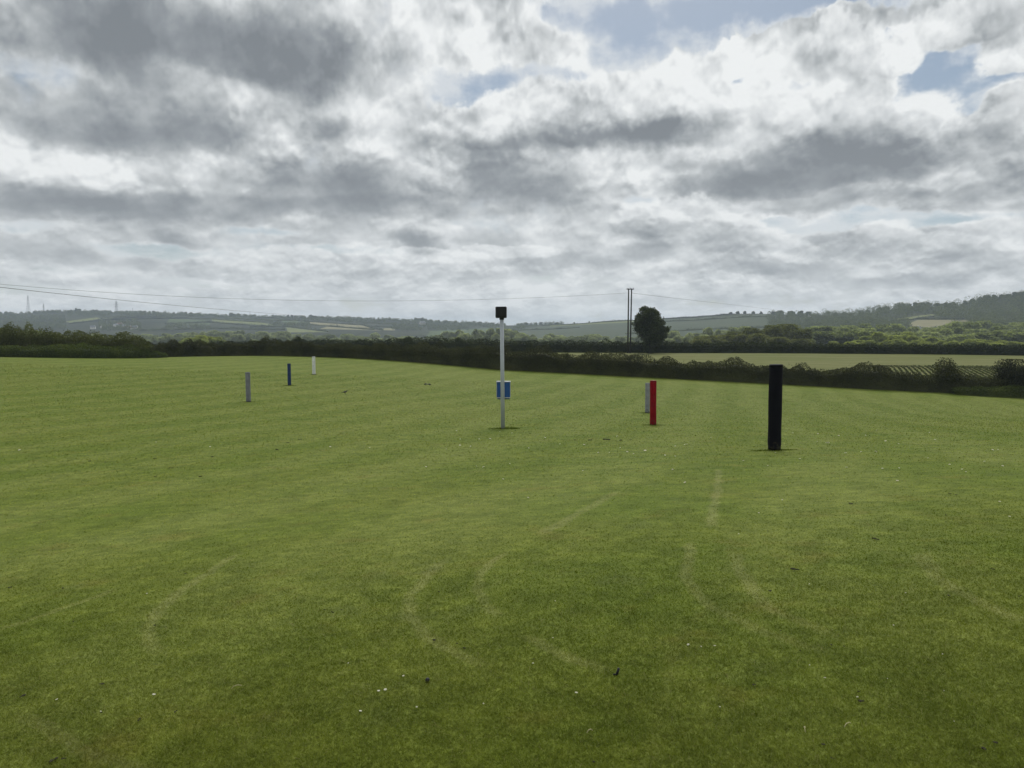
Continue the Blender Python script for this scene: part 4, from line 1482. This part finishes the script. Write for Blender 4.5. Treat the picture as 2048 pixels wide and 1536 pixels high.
def grass_tuft(x, y, rx, ry, h, n, label, seed, hole=0.1, tall_side=0.0):
    rng = np.random.default_rng(seed)
    a = rng.uniform(0, 2 * math.pi, n)
    r = np.sqrt(rng.uniform(0, 1, n))
    px, py = r * np.cos(a) * rx, r * np.sin(a) * ry
    hh = h * rng.uniform(0.35, 1.0, n) * (1.1 - 0.75 * r ** 2) * (1 + tall_side * np.cos(a) * r)
    keep = np.hypot(px, py) > hole
    px, py, hh = px[keep], py[keep], hh[keep]
    n = len(px)
    X, Y = x + px, y + py
    Z = ground_z(X, Y) - gz(x, y)
    b = rng.uniform(0, math.pi, n)
    w = rng.uniform(0.004, 0.010, n)
    lean = rng.normal(size=(n, 2)) * hh[:, None] * 0.45
    ux, uy = np.cos(b) * w, np.sin(b) * w
    V = np.stack([np.stack([px - ux, py - uy, Z - 0.01], -1), np.stack([px + ux, py + uy, Z - 0.01], -1),
                  np.stack([px + lean[:, 0] * .5 + ux * .7, py + lean[:, 1] * .5 + uy * .7, Z + hh * .6], -1),
                  np.stack([px + lean[:, 0] * .5 - ux * .7, py + lean[:, 1] * .5 - uy * .7, Z + hh * .6], -1),
                  np.stack([px + lean[:, 0], py + lean[:, 1], Z + hh], -1)], 1).reshape(-1, 3)
    i = np.arange(n)[:, None] * 5
    Fs = np.concatenate([i + np.array([[0, 1, 2, 3]]), i + np.array([[3, 2, 4, 4]])])
    me = bpy.data.meshes.new('grass_tuft')
    me.from_pydata(V.tolist(), [], [tuple(f) if f[2] != f[3] else tuple(f[:3]) for f in Fs.tolist()])
    o = make_obj('grass_tuft', me, LONG_GRASS)
    o.location = (x, y, gz(x, y))
    return tag(o, label, 'grass tuft')


def build_post(px, base, top, D, half, col, name_col, seed, foot=0.0, droop=0.0, lean=0.0):
    p = ground_hit(px, base, 8, 110)
    D, g = p[1], p[2]
    h = at(px, top, D)[2] - g
    r = half / F * D
    root = tag(empty('padded_post', (p[0], p[1], g)), name_col, 'post', 'padded posts on the mown field')
    rng = np.random.default_rng(seed)
    ph = rng.uniform(0, 6.28, 6)
    am = rng.uniform(0.3, 1.0, 6)
    wob = lambda t, z: 0.014 * sum(am[k] * math.sin((k % 3 + 1) * t + ph[k] + z * (1.5 + k)) for k in range(6)) / 2
    prof = []
    for i in range(33):
        z = 0.03 + (h - 0.09) * i / 32
        f = z / h
        rr = r * (1 + 0.012 * math.sin(7 * f + ph[0]))
        if foot and f < 0.10:
            rr *= 1 + foot
        if droop:
            if f < 0.055:
                rr *= 0.95
            elif f < 0.2:
                rr *= 1.0 + droop * math.sin((f - 0.055) / 0.145 * math.pi)
        prof.append((rr, z))
    mat = cloth_mat('post_padding', col)
    b = MB()
    b.lathe(prof, 24, wob=wob)
    pad = b.build('padding', mat, root, True)
    # the seam where the padding is laced up, down the back
    b = MB()
    b.tube([(r * 0.2, r * (1.0 + wob(1.4, z)), z) for z in np.linspace(0.06, h - 0.1, 14)], 0.012, 6)
    b.build('seam', mat, pad, True)
    b = MB()
    b.lathe([(r * 1.015, h - 0.075), (r * 1.03, h - 0.04), (r * 1.0, h - 0.008), (r * 0.8, h), (r * 0.2, h + 0.006)], 24)
    b.build('cap', cloth_mat('post_cap', tuple(c * 0.8 for c in col), 0.6), root, True)
    b = MB()
    b.lathe([(r * 0.62, -0.15), (r * 0.62, 0.06)], 16)
    b.build('stake', STEEL, root, True)
    root.rotation_euler = (0, lean, 0)
    return root, p, r


POSTS = [
    (1548.5, 901, 728.5, 17.8, 13.0, (0.0055, 0.0056, 0.010), 'black padded post, the largest and nearest of the six', 1, 0.0, 0.025, 0.0),
    (1306, 850.5, 761, 34.6, 6.5, (0.21, 0.0055, 0.012), 'red padded post standing just before a grey one', 2, 0.0, 0.0, -0.006),
    (1294.5, 826, 766, 51, 4.6, (0.235, 0.242, 0.258), 'grey padded post half hidden behind the red post', 3, 0.0, 0.0, 0.0),
    (497, 804, 744.5, 51, 4.7, (0.19, 0.195, 0.212), 'grey padded post standing alone on open grass left of the blue post', 4, 0.0, 0.0, -0.008),
    (579, 771, 727, 70, 3.4, (0.022, 0.042, 0.115), 'dark blue padded post between the grey and the white one', 5, 0.0, 0.0, -0.006),
    (628, 749, 713, 85, 3.2, (0.66, 0.67, 0.66), 'white padded post, farthest, close to the boundary hedge', 6, 0.18, 0.0, -0.01),
]
TUFT_LABEL = ('ring of longer grass round the foot of the black post', 'ring of longer grass round the foot of the red post', 'ring of longer grass at the grey post behind the red one',
              'ring of longer grass at the lone grey post', 'ring of longer grass at the dark blue post', 'ring of longer grass at the white post')
for k, a in enumerate(POSTS):
    root, p, r = build_post(*a)
    wd = (0.60, 0.58, 0.6, 0.48, 0.70, 0.45)[k]
    grass_tuft(p[0], p[1], wd, wd * 0.42, (0.05, 0.055, 0.055, 0.05, 0.065, 0.05)[k], 900, TUFT_LABEL[k], 200 + k, r * 0.6)

PAINT_GREY = plain_mat('painted_steel', (0.40, 0.43, 0.47), 0.45, 0.4, 0.08, 2.0)
BOX_BLACK = plain_mat('black_plastic', (0.008, 0.008, 0.011), 0.45, 0.35, 0.2, 5.0)
CAB_BLUE = plain_mat('blue_panel', (0.018, 0.090, 0.30), 0.5, 0.35, 0.12, 4.0)
TRIM_WHITE = plain_mat('white_trim', (0.55, 0.57, 0.60), 0.5, 0.3, 0.06, 4.0)


def build_tall_pole():
    p = ground_hit(1006, 858, 8, 110)
    D, g = p[1], p[2]
    base = np.array((p[0], p[1], g))
    root = tag(empty('equipment_pole', base), 'tall pale grey pole carrying a black box on top and a blue box lower down', 'pole')
    L = lambda px, py, dy=0.0: at(px, py, D + dy) - base
    t = L(1003.5, 634)
    b = MB()
    b.tube([(0, 0, -0.3), (t[0] * .5, 0, t[2] * .5), (t[0], 0, t[2])], [0.088, 0.083, 0.078], 16)
    b.build('pole', PAINT_GREY, root, True)
    c0, c1 = L(991, 613.5), L(1013.5, 636)
    b = MB()
    cz, cx = (c0[2] + c1[2]) / 2, (c0[0] + c1[0]) / 2
    w, h = c1[0] - c0[0], c0[2] - c1[2]
    b.box((cx, 0, cz), (w, 0.34, h), 0.0, 0.03)
    bx = b.build('loudspeaker_box', BOX_BLACK, root)
    b = MB()
    b.box((cx, -0.178, cz), (w * .84, 0.02, h * .8), 0.0, 0.008)
    b.build('grille', plain_mat('speaker_mesh', (0.012, 0.012, 0.014), 0.6, 0.3, 0.5, 60.0), bx)
    b = MB()
    b.box((t[0], 0, c1[2] - 0.035), (0.2, 0.2, 0.07), 0, 0.015)
    b.build('bracket', BOX_BLACK, root)
    dy = 0.27
    c0, c1 = L(993, 762, dy), L(1021, 798, dy)
    cx, cz = (c0[0] + c1[0]) / 2, (c0[2] + c1[2]) / 2
    w, h = c1[0] - c0[0], c0[2] - c1[2]
    b = MB()
    b.box((cx, dy, cz + 0.02), (w * 0.93, 0.30, h * 0.84), 0, 0.02)
    cab = b.build('cabinet', CAB_BLUE, root)
    b = MB()
    b.box((cx, dy, cz + h / 2 - 0.022), (w * 1.02, 0.36, 0.032), 0, 0.01)
    b.build('lid', TRIM_WHITE, cab)
    b = MB()
    b.box((cx, dy, cz - h / 2 + 0.065), (w * 0.96, 0.32, 0.034), 0, 0.01)
    b.build('trim', TRIM_WHITE, cab)
    b = MB()
    b.box((cx, dy, cz - h / 2 + 0.018), (w * 0.88, 0.26, 0.04), 0, 0.01)
    b.build('skirt', plain_mat('blue_base', (0.03, 0.07, 0.15), 0.6, 0.3, 0.1, 4.0), cab)
    for s in (-1, 1):
        b = MB()
        b.box((cx + s * (w * 0.465 + 0.012), dy, cz + 0.02), (0.022, 0.31, h * 0.82), 0, 0.006)
        b.build('edge_strip', PAINT_GREY, cab)
    b = MB()
    zz = c0[2] - 0.2
    for z in (zz, c1[2] + 0.25):
        b.tube([(t[0] * z / t[2], 0, z), (t[0] * z / t[2], dy - 0.14, z)], 0.03, 8)
    b.build('clamp', PAINT_GREY, root)
    grass_tuft(p[0], p[1], 0.72, 0.32, 0.125, 800, 'unmown tuft of long grass round the foot of the tall pole', 210, 0.07, 0.5)
    return p


build_tall_pole()

# ------------------------------------------------------------------ small things in the grass
FEATHER = plain_mat('black_feather', (0.010, 0.010, 0.012), 0.5, 0.4, 0.3, 20.0)


def bird_mesh(peck):
    b = MB()
    hz = 0.30 if not peck else 0.10
    b.tube([(-0.27, 0, 0.17), (-0.20, 0, 0.18), (-0.12, 0, 0.19), (-0.03, 0, 0.20), (0.06, 0, 0.205), (0.12, 0, 0.20 + (hz - 0.2) * .4), (0.16, 0, 0.20 + (hz - .2) * .75), (0.19, 0, hz), (0.225, 0, hz - 0.004), (0.25, 0, hz - 0.01), (0.30, 0, hz - 0.025)],
           [0.012, 0.030, 0.048, 0.072, 0.078, 0.062, 0.045, 0.042, 0.034, 0.014, 0.003], 12)
    b.add([(-0.33, -0.05, 0.155), (-0.33, 0.05, 0.155), (-0.18, 0.03, 0.19), (-0.18, -0.03, 0.19), (-0.33, -0.05, 0.145), (-0.33, 0.05, 0.145), (-0.18, 0.03, 0.165), (-0.18, -0.03, 0.165)],
          [(0, 1, 2, 3), (4, 7, 6, 5), (0, 4, 5, 1), (1, 5, 6, 2), (0, 3, 7, 4)])
    for s in (-1, 1):
        b.tube([(0.08, s * 0.06, 0.225), (-0.03, s * 0.078, 0.215), (-0.16, s * 0.05, 0.195), (-0.26, s * 0.02, 0.18)], [0.018, 0.034, 0.022, 0.006], 8)
        b.tube([(0.02, s * 0.03, 0.15), (0.0, s * 0.032, 0.09), (0.02, s * 0.034, 0.0)], [0.018, 0.008, 0.007], 6)
        for dx, dy in ((0.05, 0.0), (0.04, 0.025), (0.04, -0.025), (-0.03, 0)):
            b.tube([(0.02, s * 0.034, 0.006), (0.02 + dx, s * 0.034 + dy, 0.003)], [0.006, 0.003], 5)
    return b


for px, py, rz, peck, sc, label in ((690, 788, 0.5, False, 0.85, 'black crow standing alone on the grass between the blue post and the tall pole'),
                                    (851.5, 771, 2.7, True, 0.8, 'black crow pecking at the grass, left bird of the pair'),
                                    (858.5, 771.5, 0.4, True, 0.8, 'black crow feeding on the grass, right bird of the pair')):
    q = ground_hit(px, py, 20, 120)
    o = bird_mesh(peck).build('crow', FEATHER, None, True)
    o.location, o.rotation_euler, o.scale = q, (0, 0, rz), (sc,) * 3
    tag(o, label, 'bird')

# black peg
q = ground_hit(1233, 1351)
root = tag(empty('ground_peg', q), 'small black peg sticking up out of the grass with a stub at its foot', 'peg')
b = MB()
s_ = q[1] / F
b.tube([(0, 0, -0.02), (0.002 + 1.0 * s_, 0, 6 * s_), (4.5 * s_, 0, 15.5 * s_)], [2.6 * s_, 2.6 * s_, 2.5 * s_], 10)
b.build('shaft', BOX_BLACK, root, True)
b = MB()
b.tube([(0.0, 0, 2 * s_), (-6.5 * s_, -0.004, 3 * s_)], [2.3 * s_, 2.0 * s_], 8)
b.build('stub', BOX_BLACK, root, True)
# dark rubber cup
q = ground_hit(855, 1364)
s_ = q[1] / F
b = MB()
b.lathe([(4.6 * s_, -0.01), (4.8 * s_, 3 * s_), (4.2 * s_, 6.5 * s_), (2.4 * s_, 8.5 * s_), (0.4 * s_, 9 * s_)], 14, wob=lambda t, z: 0.08 * math.sin(3 * t))
o = b.build('rubber_knob', BOX_BLACK, None, True)
o.location = q
tag(o, 'small round black knob sunk in the grass near two pale flower heads', 'knob')

SOIL = plain_mat('damp_soil', (0.040, 0.038, 0.022), 0.95, 0.1, 0.5, 40.0)


def clod_mesh(seed):
    rng = np.random.default_rng(seed)
    parts = []
    b = MB()
    for k in range(rng.integers(2, 5)):
        c = (rng.uniform(-.32, .32), rng.uniform(-.25, .25), 0)
        r = rng.uniform(.14, .26)
        ph = rng.uniform(0, 6, 3)
        b.lathe([(r * .9, -.05), (r, r * .25), (r * .75, r * .6), (r * .3, r * .8), (r * .05, r * .82)], 10, c, lambda t, z: .22 * math.sin(2 * t + ph[0]) + .15 * math.sin(5 * t + ph[1] + 9 * z))
    me = bpy.data.meshes.new('earth_clod')
    me.from_pydata(b.v, [], b.f)
    me.materials.append(SOIL)
    return me


CM = [clod_mesh(300 + k) for k in range(6)]
CLODS = [(190, 905, 9), (180, 923, 20), (212, 925, 12), (272, 918, 12), (310, 918, 14), (425, 915, 20), (342, 937, 16), (312, 954, 18), (400, 954, 22), (575, 886, 14), (555, 900, 18), (600, 880, 14), (460, 895, 12),
         (605, 970, 8), (552, 970, 10), (645, 1005, 9), (598, 1025, 7), (525, 1032, 8), (540, 1065, 7), (370, 1150, 8), (170, 1034, 9), (126, 1179, 17), (3, 1030, 8), (20, 1178, 14), (147, 1246, 12), (310, 1255, 12),
         (650, 1223, 12), (665, 1228, 12), (682, 1223, 9), (848, 1258, 9), (877, 1187, 9), (915, 1291, 14), (930, 1300, 16), (870, 1284, 18), (352, 1427, 12), (278, 1443, 16), (108, 1524, 24), (126, 1522, 18), (205, 1429, 12),
         (203, 1372, 14), (485, 1345, 8), (30, 1511, 9), (46, 1396, 18), (1180, 881, 26), (1212, 880, 34), (1240, 881, 22), (1150, 881, 14), (1262, 880, 12), (1900, 989, 18), (1912, 992, 14), (1700, 1009, 22), (1590, 1142, 24),
         (1752, 1081, 22), (1985, 1142, 12), (1892, 1033, 10), (1892, 1047, 8), (1663, 948, 7), (1535, 1065, 6), (1610, 1130, 6), (1508, 1374, 18), (1722, 1406, 18), (1718, 1387, 14), (1688, 1297, 12), (1664, 1294, 12),
         (1560, 1265, 10), (1602, 1305, 8), (1640, 1447, 10), (1650, 1494, 16), (1666, 1521, 12), (1965, 1499, 28), (1990, 1490, 20), (2016, 1371, 8), (1065, 1322, 9), (1540, 1185, 12), (1898, 1195, 12), (2040, 1196, 14),
         (1186, 1528, 14), (1310, 1299, 7), (757, 982, 6), (775, 1094, 8), (1030, 862, 10), (2045, 838, 8), (840, 1030, 6), (1060, 868, 12), (1836, 789, 5), (1740, 805, 4)]
rng = np.random.default_rng(95)
for px, py, w in CLODS:
    q = ground_hit(px, py)
    o = bpy.data.objects.new('earth_clod', CM[rng.integers(len(CM))])
    COL.objects.link(o)
    s = w / F * q[1] * (0.85 if q[1] < 9 else 0.6)
    o.location = (q[0], q[1], q[2] + 0.004 + 0.012 * min(1, q[1] / 6))
    o.rotation_euler = (0, 0, rng.uniform(0, 6.28))
    o.scale = (s, s * rng.uniform(.5, 1.0), s * rng.uniform(.35, .6) if q[1] < 9 else s * 0.4)
    tag(o, 'small dark clod of earth lying on the mown grass', 'clod', 'earth clods on the mown grass')

PETAL = plain_mat('white_petals', (0.72, 0.70, 0.56), 0.7, 0.2, 0.1, 30.0)
STEM = plain_mat('flower_stem', (0.08, 0.11, 0.03), 0.6, 0.2, 0.2, 10.0)


def flower_parts():
    b = MB()
    for k in range(9):
        a = 2 * math.pi * k / 9
        b.tube([(0.15 * math.cos(a), 0.15 * math.sin(a), 0.86), (0.32 * math.cos(a), 0.32 * math.sin(a), 0.96), (0.50 * math.cos(a), 0.50 * math.sin(a), 0.92)], [0.06, 0.12, 0.05], 6)
    b.lathe([(0.16, 0.84), (0.20, 0.94), (0.14, 1.02), (0.03, 1.05)], 10)
    me = bpy.data.meshes.new('flower_head')
    me.from_pydata(b.v, [], b.f)
    me.materials.append(PETAL)
    t = MB()
    t.tube([(0, 0, -0.3), (0.05, 0, 0.4), (0, 0, 0.88)], 0.04, 5)
    st = bpy.data.meshes.new('stem')
    st.from_pydata(t.v, [], t.f)
    st.materials.append(STEM)
    return me, st


FH, FS = flower_parts()
FLOWERS = [(1290, 905, 6), (1254, 906, 4), (1168, 892, 4), (1351, 894, 3), (1374, 890, 3), (1330, 913, 4), (1350, 915, 4), (1371, 968, 5), (1487, 924, 4), (1550, 908, 4), (1600, 920, 4), (1635, 885, 3), (1655, 891, 8), (1692, 909, 5),
           (1723, 906, 4), (1750, 906, 5), (1797, 890, 3), (1870, 882, 4), (1693, 938, 5), (1765, 940, 4), (1794, 965, 5), (1900, 932, 4), (1925, 942, 4), (1930, 947, 4), (1985, 902, 4), (1996, 902, 3), (1970, 926, 4), (2005, 935, 4),
           (1772, 884, 4), (1120, 890, 3), (1220, 907, 3), (1057, 898, 3), (1090, 877, 3), (1024, 868, 3), (852, 936, 4), (968, 937, 5), (893, 900, 3), (740, 897, 3), (420, 895, 3), (313, 886, 3), (40, 903, 5), (660, 896, 4), (920, 893, 4),
           (980, 880, 4), (958, 880, 3), (942, 894, 3), (2019, 1036, 7), (1378, 1293, 8), (1430, 1297, 7), (1400, 1297, 5), (1152, 1391, 9), (307, 1394, 10), (115, 1404, 8), (757, 1387, 9), (771, 1384, 10), (808, 1356, 7), (834, 1419, 6),
           (295, 1190, 5), (1716, 1400, 6), (1476, 1070, 4), (1650, 1362, 8), (965, 1412, 5), (720, 1428, 9), (200, 1426, 5), (1812, 1190, 4), (1620, 1172, 4), (1110, 1206, 4), (700, 1330, 5), (1065, 1332, 6), (1785, 1255, 5), (1440, 1420, 5)]
rng = np.random.default_rng(96)
for k in range(26):
    FLOWERS.append((rng.uniform(900, 2040), 862 + rng.exponential(34), rng.uniform(2.2, 3.6)))
for k in range(8):
    FLOWERS.append((rng.uniform(30, 2020), rng.uniform(960, 1500), rng.uniform(2.5, 4.5)))
for px, py, w in FLOWERS:
    q = ground_hit(px, py)
    s = w / F * q[1] * (0.68 if q[1] < 9 else 1.0)
    r = empty('white_flower', q, rng.uniform(0, 6.28))
    r.scale = (s, s, max(s * 0.8, 0.018 if q[1] < 9 else 0.035))
    r.rotation_euler = (rng.normal() * .25, rng.normal() * .25, rng.uniform(0, 6))
    for nm, me in (('flower_head', FH), ('stem', FS)):
        c = bpy.data.objects.new(nm, me)
        COL.objects.link(c)
        c.parent = r
    tag(r, 'tiny white flower head open in the mown grass', 'flower', 'white flowers in the grass')

STRAW = plain_mat('dry_straw', (0.42, 0.38, 0.20), 0.7, 0.2, 0.2, 20.0)
for px, py, L, rz, label in ((473, 1386, 20, 0.5, 'pale curved straw on the grass left of the black knob'), (1611, 1474, 16, 1.9, 'pale broken straw on the grass near the bottom edge, right of the peg'),
                             (1697, 1466, 22, 0.5, 'thin dull straw lying near the broken pale one'), (1180, 1478, 14, 0.3, 'thin dull straw lying below the black peg')):
    q = ground_hit(px, py)
    s = L / F * q[1]
    b = MB()
    b.tube([(-s / 2, 0, 0.03), (-s * .2, s * .1, 0.042), (s * .15, s * .12, 0.045), (s / 2, s * .32, 0.034)], 0.0022, 5)
    o = b.build('straw', STRAW, None, True)
    o.location, o.rotation_euler = q, (0, 0, rz * 0.6)
    tag(o, label, 'straw')


# ------------------------------------------------------------------ blades of the mown grass close by
def build_grass():
    rng = np.random.default_rng(7)
    n = 900000
    y0, y1 = 2.2, 11.2
    # density falls off with distance, y^-1.55 times the width of the view
    u = rng.uniform(0, 1, n)
    e = 0.30
    Y = (y0 ** e + u * (y1 ** e - y0 ** e)) ** (1 / e)
    X = rng.uniform(-0.74, 0.74, n) * Y + rng.normal(size=n) * 0.1
    no = 520000                                # the same turf carries on to either side
    Yo = rng.uniform(0.3, 10.5, no)
    Xo = (0.74 * np.maximum(Yo, 1.6) + rng.uniform(0, 4.5, no)) * rng.choice([-1.0, 1.0], no)
    X, Y = np.concatenate([X, Xo]), np.concatenate([Y, Yo])
    n += no
    # small bare and thick places
    g1 = np.sin(X * 5.1 + np.sin(Y * 3.3) * 1.3) * np.sin(Y * 4.3 + np.sin(X * 2.7)) * 0.5 + 0.5
    keep = rng.uniform(0, 1, n) < np.clip((11.0 - Y) / 8.0, 0, 1) ** 1.2
    X, Y, g1 = X[keep], Y[keep], g1[keep]
    n = len(X)
    Z = ground_z(X, Y)
    sc = np.clip(Y / 4.5, 0.8, 3.0)
    h = rng.uniform(0.007, 0.017, n) * np.clip(1.35 - Y * 0.045, 0.9, 1.3)
    long_ = rng.uniform(0, 1, n) < 0.02
    h = np.where(long_, h * 1.8, h)
    w = rng.uniform(0.0013, 0.0026, n) * sc
    b = rng.uniform(0, math.pi, n)
    ux, uy = np.cos(b) * w, np.sin(b) * w
    lean = rng.normal(size=(n, 2)) * (h * 1.2)[:, None]
    B = np.stack([X, Y, Z - 0.004], -1)
    U = np.stack([ux, uy, np.zeros(n)], -1)
    T = np.stack([lean[:, 0], lean[:, 1], h], -1)
    V = np.stack([B - U, B + U, B + T + U * 0.45, B + T - U * 0.45], 1).reshape(-1, 3)
    # flecks of longer, flatter grass farther out
    n2 = 200000
    e = 0.55
    Y = (8.0 ** e + rng.uniform(0, 1, n2) * (85.0 ** e - 8.0 ** e)) ** (1 / e)
    X = rng.uniform(-0.74, 0.74, n2) * Y
    ok = (rng.uniform(0, 1, n2) < np.clip((Y - 6) / 5, 0, 1)) & (np.hypot(X, Y) < edge_r(np.arctan2(X, Y)) - 1.5)
    X, Y = X[ok], Y[ok]
    n2 = len(X)
    sc = Y / 10.0
    B = np.stack([X, Y, ground_z(X, Y) - 0.002], -1)
    w = rng.uniform(0.003, 0.007, n2) * sc ** 0.9
    L = rng.uniform(0.010, 0.028, n2) * sc ** 0.8
    b = rng.uniform(0, 2 * math.pi, n2)
    U = np.stack([np.cos(b) * w, np.sin(b) * w, np.zeros(n2)], -1)
    T = np.stack([-np.sin(b) * L, np.cos(b) * L, np.minimum(L * 0.55, 0.03)], -1)
    V2 = np.stack([B - U, B + U, B + T + U * 0.5, B + T - U * 0.5], 1).reshape(-1, 3)
    V = np.concatenate([V, V2])
    n += n2
    me = np_mesh('grass', V, np.arange(4 * n).reshape(n, 4))
    idx = np.zeros(n, np.int32)
    idx[n - n2:] = 1
    me.polygons.foreach_set('material_index', idx)
    tag(make_obj('grass', me, [BLADE, FLECK]), 'short mown grass covering the field', 'grass', None, 'stuff')


build_grass()

# ------------------------------------------------------------------ haze over the valley
def build_haze():
    b = MB()
    b.box((0, 1200, 20), (9000, 9000, 220))
    m, N = new_mat('haze')
    v = N.n('ShaderNodeVolumePrincipled')
    v.inputs['Color'].default_value = (0.72, 0.84, 1.0, 1)
    v.inputs['Density'].default_value = 0.00016
    v.inputs['Anisotropy'].default_value = 0.2
    out = N.n('ShaderNodeOutputMaterial')
    m.node_tree.links.new(v.outputs[0], out.inputs['Volume'])
    tag(b.build('haze', m), 'thin blue haze over the valley', 'haze', None, 'stuff')


build_haze()
